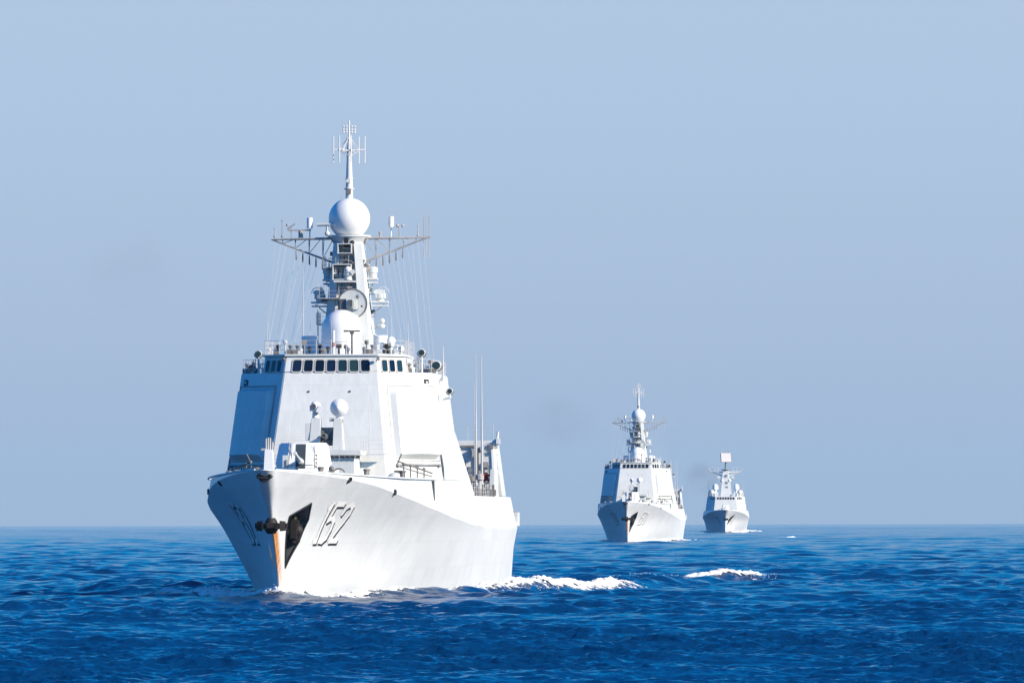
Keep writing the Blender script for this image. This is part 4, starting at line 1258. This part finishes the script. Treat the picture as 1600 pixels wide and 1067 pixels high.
    for sd in (-1, 1):
        mb = MB()
        tip = Vector((sd * 5.2, 43, 21.4))
        for q in ((sd * .9, 42.3, 21.2), (sd * .9, 43.8, 21.2), (sd * 1.1, 43, 19.9)): mb.tube(q, tip, .28, .14, 6)
        mb.tube(tip, tip + Vector((sd * .9, 0, 1.4)), .14, .08, 6)
        for k3 in (.4, .7): mb.tube((sd * (1 + 4.2 * k3), 43, 21.2), (sd * (1 + 4.2 * k3), 43, 22.9), .07, n=5)
        mb.tube((sd * 2.2, 43, 22.8), (sd * 5.2, 43, 23.0), .07, n=5)
        mb.build('yardarm', M['grey'], mast)
        mb = MB()
        mb.box((sd * 2.2, 42.6, 19.0), (2.2, 1.6, .2)); mb.box((sd * 2.5, 42.2, 19.5), (1.0, 1.0, .9)); mb.ball((sd * 1.3, 41.6, 18.2), .7, 12)
        mb.build('jammer', M['grey'], mast)
        mb = MB()
        mb.lathe((sd * 3.7, 41, ZT), [(.7, 0), (.55, 2.0), (.55, 2.4), (1.0, 2.5), (1.1, 3.3), (.85, 4.1), (.3, 4.5)], 16)
        mb.build('radome', M['dome'], root)
        mb = MB()
        mb.lathe((sd * 4.9, 39, ZT), [(.4, 0), (.4, 1.0), (.9, 1.1), (.95, 1.6), (.6, 2.2), (.1, 2.4)], 14)
        mb.build('wing_director', M['grey'], root)
        mb = MB(); mb.box((sd * 5.6, 44, ZT + .8), (1.4, 2.5, 1.6)); mb.tube((sd * 5.6, 43, ZT + 1.6), (sd * 5.6, 43, ZT + 2.3), .3, n=8); mb.build('decoy_launcher', M['grey'], root)
        mb = MB(); mb.box((sd * 3.0, 37.5, ZT + .5), (.8, .8, 1.0)); mb.ball((sd * 3.0, 37.5, ZT + 1.1), .4, 10); mb.build('deck_fitting', M['grey'], root)
        whip((sd * 6.0, 47, ZT), (sd * 6.2, 47, ZT + 5.5), .07, root)
    mb = MB()
    for z, w in ((17.0, 1.4), (15.4, 1.7), (19.6, 1.1)):
        mb.box((.2, 40.9 + (z - 13) * .12, z), (w, .9, .25)); mb.box((.35, 40.6 + (z - 13) * .12, z + .5), (w * .5, .5, .7), 1)
    mb.build('fire_director', [M['grey'], M['pocket2']], mast)
    mb = MB(); mb.hexa([(-4.5, 66, 6.8), (4.5, 66, 6.8), (4.5, 80, 6.8), (-4.5, 80, 6.8)], [(-3, 67, 13), (3, 67, 13), (3, 79, 13), (-3, 79, 13)]); mb.build('funnel', M['grey'], root, bevel=.05)
    mb = MB(); mb.hexa([(-7.3, 86, 6.82), (7.3, 86, 6.82), (7.2, 106, 6.82), (-7.2, 106, 6.82)], [(-6.7, 86, 11), (6.7, 86, 11), (6.6, 106, 11), (-6.6, 106, 11)]); mb.build('hangar', M['grey'], root, bevel=.05)
D3 = 2830.0
X3 = (1132.5 - 800) / FPX * D3
frig = thing('warship', (X3, D3, curv(X3, D3)), -R(1.8), 'smallest, most distant warship with a square radar panel on its mast', 'warship', 'warships sailing in line')
build_frigate(frig)

# ------------------------------------------------------------------ sea
NW = 130
lam = np.exp(rng.uniform(np.log(.30), np.log(13), NW))
th = R(-96) + rng.normal(0, R(38), NW)
kx, ky = 2 * np.pi / lam * np.cos(th), 2 * np.pi / lam * np.sin(th)
ph = rng.uniform(0, 2 * np.pi, NW)
slope = np.where(lam < 1.5, .040, .038 * np.clip(lam / 1.5, 1, 99) ** -.36)
amp = slope / (2 * np.pi / lam)
NSW = 12                                # low swell under the wind ripples
l2 = rng.uniform(16, 42, NSW); t2 = R(-80) + rng.normal(0, R(22), NSW)
kx, ky, ph = np.append(kx, 2 * np.pi / l2 * np.cos(t2)), np.append(ky, 2 * np.pi / l2 * np.sin(t2)), np.append(ph, rng.uniform(0, 6.28, NSW))
amp, lam, th = np.append(amp, .0115 / (2 * np.pi / l2)), np.append(lam, l2), np.append(th, t2)
NW += NSW

# value noise on the plane
_lat = rng.random((256, 256))
def vnoise(x, y):
    xi, yi = np.floor(x).astype(int), np.floor(y).astype(int)
    fx, fy = x - xi, y - yi
    fx, fy = fx * fx * (3 - 2 * fx), fy * fy * (3 - 2 * fy)
    g = lambda a, b: _lat[a & 255, b & 255]
    return (g(xi, yi) * (1 - fx) + g(xi + 1, yi) * fx) * (1 - fy) + (g(xi, yi + 1) * (1 - fx) + g(xi + 1, yi + 1) * fx) * fy
def fbm(x, y, o=4):
    v = 0; a = .5; t = 0
    for _ in range(o):
        v = v + a * vnoise(x, y); t += a; a *= .5; x, y = x * 2.03 + 17.1, y * 2.03 + 5.3
    return v / t

def poly_dist(x, y, pts):
    """signed distance to a polyline and the run along it"""
    best = np.full(x.shape, 1e9); run = np.zeros(x.shape); sgn = np.ones(x.shape); acc = 0
    for (x0, y0), (x1, y1) in zip(pts[:-1], pts[1:]):
        dx, dy = x1 - x0, y1 - y0; ln = math.hypot(dx, dy)
        t = np.clip(((x - x0) * dx + (y - y0) * dy) / ln ** 2, 0, 1)
        d = np.hypot(x - x0 - t * dx, y - y0 - t * dy)
        m = d < best
        best = np.where(m, d, best); run = np.where(m, acc + t * ln, run)
        sgn = np.where(m, np.sign((x - x0) * dy - (y - y0) * dx), sgn)
        acc += ln
    return best * sgn, run, acc

def ship_path(pts, loc, psi):
    c, s = math.cos(psi), math.sin(psi)
    return [(loc[0] + t * c + a * s, loc[1] - t * s + a * c) for t, a in pts]
bow_port = ship_path([(.5, -1.5), (2.4, 6), (4.8, 16), (9.0, 29), (12.8, 48), (16, 65), (19.4, 88), (22, 115), (24.5, 140), (30, 165)], LOC1, PSI1)
bow_star = ship_path([(-.5, -1.5), (-2.4, 5), (-5.0, 14), (-10, 27), (-16, 42), (-23, 60), (-32, 90)], LOC1, PSI1)
RIDGES = [(bow_port, .95, 1.5), (bow_star, .8, 1.6)]
CREST = ship_path([(9, 128), (18, 134), (28.6, 143), (40, 149), (55, 152)], LOC1, PSI1)
for loc, psi in (((X2, D2), R(3.4)), ((X3, D3), R(1.8))):
    RIDGES.append((ship_path([(.5, -1), (4.8, 16), (10, 32), (18, 55), (28, 80)], loc, psi), .6, 1.8))
    RIDGES.append((ship_path([(-.5, -1), (-4.8, 16), (-10, 32), (-18, 55), (-28, 80)], loc, psi), .6, 1.8))

def sea_disp(x, y, spacing):
    dx = np.zeros_like(x); dy = np.zeros_like(x); dz = np.zeros_like(x)
    # slow gusts: the ripples are stronger in some patches than in others
    gust = .62 + 1.0 * sm(fbm(x / 9 + 3, y / 40 + 9, 3), .28, .75)
    gust = gust * (1 - .85 * np.exp(-((x + 8) / 11) ** 2) * np.exp(-((y - 530) / 18) ** 2))
    for i in range(NW):
        w = np.clip((lam[i] / spacing - 2.2) / 2.5, 0, 1) * amp[i]
        if lam[i] < 7: w = w * gust
        idx = np.nonzero(w > 0)[0]
        if len(idx) == 0: continue
        p = kx[i] * x[idx] + ky[i] * y[idx] + ph[i]
        wi = w[idx]
        dz[idx] += wi * np.cos(p)
        sp = wi * np.sin(p) * .75
        dx[idx] -= sp * math.cos(th[i]); dy[idx] -= sp * math.sin(th[i])
    for path, hgt, wid in RIDGES:
        xs = [p[0] for p in path]; ys = [p[1] for p in path]
        m = np.nonzero((x > min(xs) - 15) & (x < max(xs) + 15) & (y > min(ys) - 15) & (y < max(ys) + 15))[0]
        if len(m) == 0: continue
        d, run, tot = poly_dist(x[m], y[m], path)
        n = .75 + .5 * fbm(run / 5.0, d * .1 + 4, 3)
        fall = (.15 + .85 * sm(run, 14, 48)) * np.exp(-run / (tot * .75)) * sm(tot - run, 0, tot * .25)
        dz[m] += hgt * n * fall * (np.exp(-(d / wid) ** 2) - .35 * np.exp(-((np.abs(d) - 2.4 * wid) / (1.4 * wid)) ** 2))
    m = np.nonzero((np.abs(x - 15) < 60) & (np.abs(y - 690) < 30))[0]
    if len(m):
        d, run, tot = poly_dist(x[m], y[m], CREST)
        dz[m] += .75 * sm(run, 0, 12) * sm(tot - run, 0, 18) * (np.exp(-(d / 2.2) ** 2) - .3 * np.exp(-((np.abs(d) - 5) / 2.6) ** 2))
    dz += .34 * np.exp(-((x - X1) / 5.0) ** 2 - ((y - D1 + .5) / 5.0) ** 2)
    dz += -(x * x + y * y) / (2 * EARTH)
    return dx, dy, dz

def make_sea():
    rows = [0.5, 30, 80, 150, 200, 225]
    r = 235.0
    while r < 14000:
        rows.append(r)
        r += .10 if r < 360 else (.10 + (r - 360) * .00108 if r < 900 else (.7 + (r - 900) * .0016 if r < 4000 else 6 + (r - 4000) * .012))
    rows = np.array(rows)
    fine = np.arange(-4.5, 4.5001, .0125)
    co = [4.5]
    while co[-1] < 180:
        co.append(co[-1] + max(.022, (co[-1] - 4.5) * .045))
    co = np.array(co[1:]); co = co[co < 179]
    ang = np.concatenate([-co[::-1], fine, co, [180]])
    print('SEA', len(rows), len(ang), len(rows) * len(ang))
    A = np.radians(ang)
    RR, AA = np.meshgrid(rows, A, indexing='ij')
    x = (RR * np.sin(AA)).ravel(); y = (RR * np.cos(AA)).ravel()
    dr = np.gradient(rows); da = np.gradient(A)
    da[-1] = da[-2]
    sp = np.maximum(np.broadcast_to(dr[:, None], RR.shape), RR * np.abs(da)[None, :] * 1.0).ravel()
    dx, dy, dz = sea_disp(x, y, sp)
    n, m = len(rows), len(ang)
    V = np.stack([x + dx, y + dy, dz], 1).astype(np.float32)
    i = np.arange(n - 1)[:, None] * m + np.arange(m)[None, :]
    j = np.arange(n - 1)[:, None] * m + ((np.arange(m) + 1) % m)[None, :]
    F = np.stack([i, j, j + m, i + m], -1).reshape(-1, 4).astype(np.int32)
    return mesh_np('sea', V, F), V

def mesh_np(name, V, F, smooth=True):
    me = bpy.data.meshes.new(name)
    me.vertices.add(len(V)); me.vertices.foreach_set('co', np.ascontiguousarray(V, np.float32).ravel())
    me.loops.add(F.size); me.loops.foreach_set('vertex_index', F.ravel())
    me.polygons.add(len(F)); me.polygons.foreach_set('loop_start', np.arange(0, F.size, 4, dtype=np.int32))
    me.update(calc_edges=True)
    me.polygons.foreach_set('use_smooth', np.full(len(F), smooth))
    o = bpy.data.objects.new(name, me); COL.objects.link(o)
    return o

sea, SV = make_sea()
sea['kind'] = 'structure'
m, t, b = new_mat('sea_water')
setc(b, 'Base Color', (.001, .032, .105, 1)); setc(b, 'Roughness', .09); setc(b, 'IOR', 1.333)
tcn = t.nodes.new('ShaderNodeTexCoord')
mp = t.nodes.new('ShaderNodeMapping'); mp.inputs['Scale'].default_value = (1, .8, 1)
n1 = t.nodes.new('ShaderNodeTexNoise'); n1.inputs['Scale'].default_value = 3.2; n1.inputs['Detail'].default_value = 5; n1.inputs['Roughness'].default_value = .62
bp = t.nodes.new('ShaderNodeBump'); bp.inputs['Strength'].default_value = 1; bp.inputs['Distance'].default_value = .10
t.links.new(tcn.outputs['Object'], mp.inputs[0]); t.links.new(mp.outputs[0], n1.inputs['Vector'])
n2 = t.nodes.new('ShaderNodeTexNoise'); n2.inputs['Scale'].default_value = .55; n2.inputs['Detail'].default_value = 4; n2.inputs['Roughness'].default_value = .6
bp2 = t.nodes.new('ShaderNodeBump'); bp2.inputs['Strength'].default_value = 1; bp2.inputs['Distance'].default_value = .12
t.links.new(mp.outputs[0], n2.inputs['Vector']); t.links.new(n2.outputs[0], bp2.inputs['Height']); t.links.new(bp2.outputs[0], bp.inputs['Normal'])
t.links.new(n1.outputs[0], bp.inputs['Height']); t.links.new(bp.outputs[0], b.inputs['Normal'])
sea.data.materials.append(m)

# ------------------------------------------------------------------ foam
fm, ft, fb = new_mat('foam')
_a = ft.nodes.new('ShaderNodeAttribute'); _a.attribute_name = 'cover'
_n = ft.nodes.new('ShaderNodeTexNoise'); _n.inputs['Scale'].default_value = 7; _n.inputs['Detail'].default_value = 4
_tc = ft.nodes.new('ShaderNodeTexCoord'); ft.links.new(_tc.outputs['Object'], _n.inputs['Vector'])
_r = ft.nodes.new('ShaderNodeMapRange'); _r.inputs[1].default_value = .25; _r.inputs[2].default_value = .75; _r.inputs[3].default_value = -.45; _r.inputs[4].default_value = .45
ft.links.new(_n.outputs[0], _r.inputs[0])
_m = ft.nodes.new('ShaderNodeMath'); _m.operation = 'ADD'; _m.use_clamp = True
ft.links.new(_a.outputs['Fac'], _m.inputs[0]); ft.links.new(_r.outputs[0], _m.inputs[1]); ft.links.new(_m.outputs[0], fb.inputs['Alpha'])
setc(fb, 'Base Color', (.82, .84, .85, 1)); setc(fb, 'Roughness', .9); setc(fb, 'Specular IOR Level', .1)
def foam(name, label, path, w0, w1, hgt, thr, step=.085, envelope=None, seed=0, spray=14):
    pts = np.array(path, float)
    seg = np.hypot(*np.diff(pts, axis=0).T); acc = np.concatenate([[0], np.cumsum(seg)])
    L_ = acc[-1]
    na = int(L_ / step); nc = int((w0 + w1) / (step * .8)) + 2
    a = np.linspace(0, L_, na); c = np.linspace(-w0, w1, nc)
    px = np.interp(a, acc, pts[:, 0]); py = np.interp(a, acc, pts[:, 1])
    tx, ty = np.gradient(px), np.gradient(py); ln = np.hypot(tx, ty); tx, ty = tx / ln, ty / ln
    X = px[:, None] + ty[:, None] * c[None, :]; Y = py[:, None] - tx[:, None] * c[None, :]
    AA, CC = np.broadcast_to(a[:, None], X.shape), np.broadcast_to(c[None, :], X.shape)
    x, y = X.ravel(), Y.ravel(); aa, cc = AA.ravel(), CC.ravel()
    dx, dy, dz = sea_disp(x, y, np.full(x.shape, .35))
    edge = 1 - (np.abs(cc - (w1 - w0) / 2) / ((w0 + w1) / 2)) ** 2
    env = np.ones_like(aa) if envelope is None else np.interp(aa / L_, *zip(*envelope))
    nz = fbm(aa / 2.1 + seed, cc / 1.1 + seed, 4); fz = fbm(aa / .30 + seed, cc / .26, 3); hz_ = vnoise(aa / .14 + seed, cc / .12)
    big = fbm(aa / 4.5 + seed * 3, cc / 3.0, 2)
    msk = edge * .55 + (nz - .5) * 1.5 + (fz - .5) * 1.1 + (hz_ - .5) * .35 + env - 1
    z = dz + .02 + hgt * np.clip(edge, 0, 1) * env * (.30 + 1.1 * big + .35 * (fz - .3) + .2 * np.clip(hz_ - .55, 0, 1) * 2) * np.clip(msk - thr + .2, 0, 1)
    V = np.stack([x + dx, y + dy, z], 1)
    i = np.arange(na - 1)[:, None] * nc + np.arange(nc - 1)[None, :]
    F = np.stack([i, i + 1, i + nc + 1, i + nc], -1).reshape(-1, 4)
    keep = (msk[F] > thr).mean(1) > .6
    F = F[keep]
    used, inv = np.unique(F, return_inverse=True)
    CV = np.clip((msk[used] - thr) / .42 + .12, 0, 1.5)
    VV = V[used]; FF = inv.reshape(-1, 4).astype(np.int32)
    # spray drops thrown up above the foam, and flecks scattered round it
    q = np.nonzero((msk > thr - .35) & (msk < thr + .5))[0]
    if len(q):
        q = rng.choice(q, min(len(q), int(L_ * spray)), replace=True)
        c0 = V[q] + np.stack([rng.normal(0, .15, len(q)), rng.normal(0, .15, len(q)), np.abs(rng.normal(0, .30, len(q))) * hgt * rng.random(len(q))], 1)
        rad = rng.uniform(.010, .03, len(q))[:, None]
        tet = np.array([[1, 1, 1], [-1, -1, 1], [-1, 1, -1], [1, -1, -1]])
        P4 = (c0[:, None, :] + tet[None] * rad[:, None, :] * np.array([1.6, 1, .8])).reshape(-1, 3)
        b0 = len(VV) + np.arange(len(q))[:, None] * 4
        quads = np.concatenate([b0 + np.array([[0, 2, 1, 3]]), b0 + np.array([[0, 1, 2, 3]])], 0)
        VV = np.concatenate([VV, P4]); FF = np.concatenate([FF, quads]).astype(np.int32)
    o = mesh_np(name, VV, FF, True)
    ca = o.data.attributes.new('cover', 'FLOAT', 'POINT')
    ca.data.foreach_set('value', np.concatenate([CV, np.full(len(VV) - len(CV), 1.5)]).astype(np.float32))
    o.data.materials.append(fm)
    o['kind'] = 'stuff'; o['label'] = label; o['category'] = 'foam'
    return o
P1 = lambda pts: ship_path(pts, LOC1, PSI1)
foam('bow_wave_foam', 'long white foam crest breaking off the port bow of the large ship', P1([(1.6, 1), (3.0, 9), (4.6, 19), (6.5, 31), (12.6, 48), (16, 65), (19.2, 87)]), 1.3, 2.0, .27, .17,
     envelope=[(0, .8), (.2, .8), (.28, 1.0), (.42, 1.08), (.6, 1.05), (.85, 1.0), (.97, .85), (1, .3)])
foam('wake_foam', 'separate white foam crest on the wave right of the large ship', P1([(15.5, 131), (18.5, 134), (23.5, 138.5), (28.6, 143)]), 1.4, 1.6, .24, .22, envelope=[(0, .0), (.25, .3), (.48, .85), (.7, 1.02), (.92, 1.0), (1, .5)], seed=9)
foam('bow_wave_foam', 'shaded blue foam on the starboard side of the large ship bow', P1([(-.8, .5), (-2.8, 6), (-5.4, 15), (-9.5, 25), (-13, 34)]), 1.4, 1.6, .40, .0,
     envelope=[(0, .9), (.3, 1), (.6, .85), (.85, .7), (1, .3)], seed=23)
foam('bow_wave_foam', 'thin white splash where the large ship stem cuts the water', P1([(-2.2, 4.5), (-.6, -.4), (-.1, -1.2), (.4, -1.0), (1.8, 3), (3.2, 10)]), .8, .9, .55, -.05, .08, envelope=[(0, .5), (.3, 1), (.6, .9), (1, .5)], seed=31)
for cx_, cy_, ln_, lab in ((49, 955, 2.6, 'small whitecap on the open water at the far right'), (30.7, 697, 1.6, 'tiny white fleck of foam right of the separate foam crest'), (70, 2030, 7, 'small distant whitecap just below the most distant warship wake')):
    foam('whitecap', lab, [(cx_ - ln_ / 2, cy_), (cx_, cy_ + .3), (cx_ + ln_ / 2, cy_)], .6, .7, .45, .0, .08, envelope=[(0, .6), (.5, 1.1), (1, .5)], seed=int(cx_))
for loc, psi, lab in (((X2, D2), R(3.4), 'white bow wave foam trailing right of the middle warship'), ((X3, D3), R(1.8), 'white bow wave foam trailing right of the most distant warship')):
    foam('bow_wave_foam', lab, ship_path([(.6, -1), (3, 9), (6, 22), (10, 40), (14, 62)], loc, psi), 1.3, 1.8, .5, -.05, .22, envelope=[(0, .85), (.4, 1.05), (.8, .9), (1, .4)], seed=51)
    foam('bow_wave_foam', lab.replace('trailing right', 'on the shaded left'), ship_path([(-.6, -1), (-3, 9), (-6, 22), (-11, 38)], loc, psi), 1.0, 1.4, .4, .2, .3, envelope=[(0, .8), (.4, 1), (1, .4)], seed=61)

# ------------------------------------------------------------------ funnel smoke and haze
def smoke(name, label, px, py, dist, w, h, dens, seed):
    x, z = (px - 800) / FPX * dist, HC + (804.5 - py) / FPX * dist
    me = bpy.data.meshes.new(name); bm = bmesh.new()
    bmesh.ops.create_icosphere(bm, subdivisions=3, radius=1); bm.to_mesh(me); bm.free()
    o = bpy.data.objects.new(name, me); COL.objects.link(o)
    o.location = (x, dist, z); o.scale = (w, w * 1.2, h); o.rotation_euler = (0, R(12), 0)
    o['kind'] = 'stuff'; o['label'] = label; o['category'] = 'smoke'
    m = bpy.data.materials.new(name); m.use_nodes = True; t = m.node_tree; t.nodes.clear()
    out = t.nodes.new('ShaderNodeOutputMaterial'); pv = t.nodes.new('ShaderNodeVolumePrincipled')
    pv.inputs['Color'].default_value = (.28, .32, .38, 1)
    tc = t.nodes.new('ShaderNodeTexCoord'); ln = t.nodes.new('ShaderNodeVectorMath'); ln.operation = 'LENGTH'
    nz = t.nodes.new('ShaderNodeTexNoise'); nz.noise_dimensions = '4D'; nz.inputs['W'].default_value = seed; nz.inputs['Scale'].default_value = 1.6; nz.inputs['Detail'].default_value = 3
    t.links.new(tc.outputs['Object'], ln.inputs[0]); t.links.new(tc.outputs['Object'], nz.inputs['Vector'])
    a = t.nodes.new('ShaderNodeMapRange'); a.inputs[1].default_value = .1; a.inputs[2].default_value = .95; a.inputs[3].default_value = 1; a.inputs[4].default_value = 0
    b = t.nodes.new('ShaderNodeMapRange'); b.inputs[1].default_value = .38; b.inputs[2].default_value = .7; b.inputs[3].default_value = 0; b.inputs[4].default_value = dens
    mu = t.nodes.new('ShaderNodeMath'); mu.operation = 'MULTIPLY'
    t.links.new(ln.outputs['Value'], a.inputs[0]); t.links.new(nz.outputs[0], b.inputs[0])
    t.links.new(a.outputs[0], mu.inputs[0]); t.links.new(b.outputs[0], mu.inputs[1])
    t.links.new(mu.outputs[0], pv.inputs['Density']); t.links.new(pv.outputs[0], out.inputs['Volume'])
    o.data.materials.append(m)
    return o
smoke('smoke', 'faint grey funnel smoke in the sky between the large and the middle warship', 872, 655, 2050, 12, 8, .024, 3.0)
smoke('smoke', 'faint grey smoke left of the most distant warship mast', 1098, 748, 2960, 9, 8, .06, 8.0)
smoke('smoke', 'faint smudge of smoke high in the sky left of the large warship', 205, 425, 2400, 19, 16, .007, 5.0)

HAZE_D = 1.7e-5
me = bpy.data.meshes.new('haze'); bm = bmesh.new(); bmesh.ops.create_cube(bm, size=1); bm.to_mesh(me); bm.free()
hazeo = bpy.data.objects.new('haze', me); COL.objects.link(hazeo)
hazeo.scale = (31000, 31000, 170); hazeo.location = (0, 0, 130 - 85)
hazeo['kind'] = 'stuff'
m = bpy.data.materials.new('haze_air'); m.use_nodes = True; t = m.node_tree; t.nodes.clear()
out = t.nodes.new('ShaderNodeOutputMaterial'); pv = t.nodes.new('ShaderNodeVolumePrincipled')
pv.inputs['Color'].default_value = (.42, .72, .97, 1); pv.inputs['Density'].default_value = HAZE_D
t.links.new(pv.outputs[0], out.inputs['Volume'])
hazeo.data.materials.append(m)
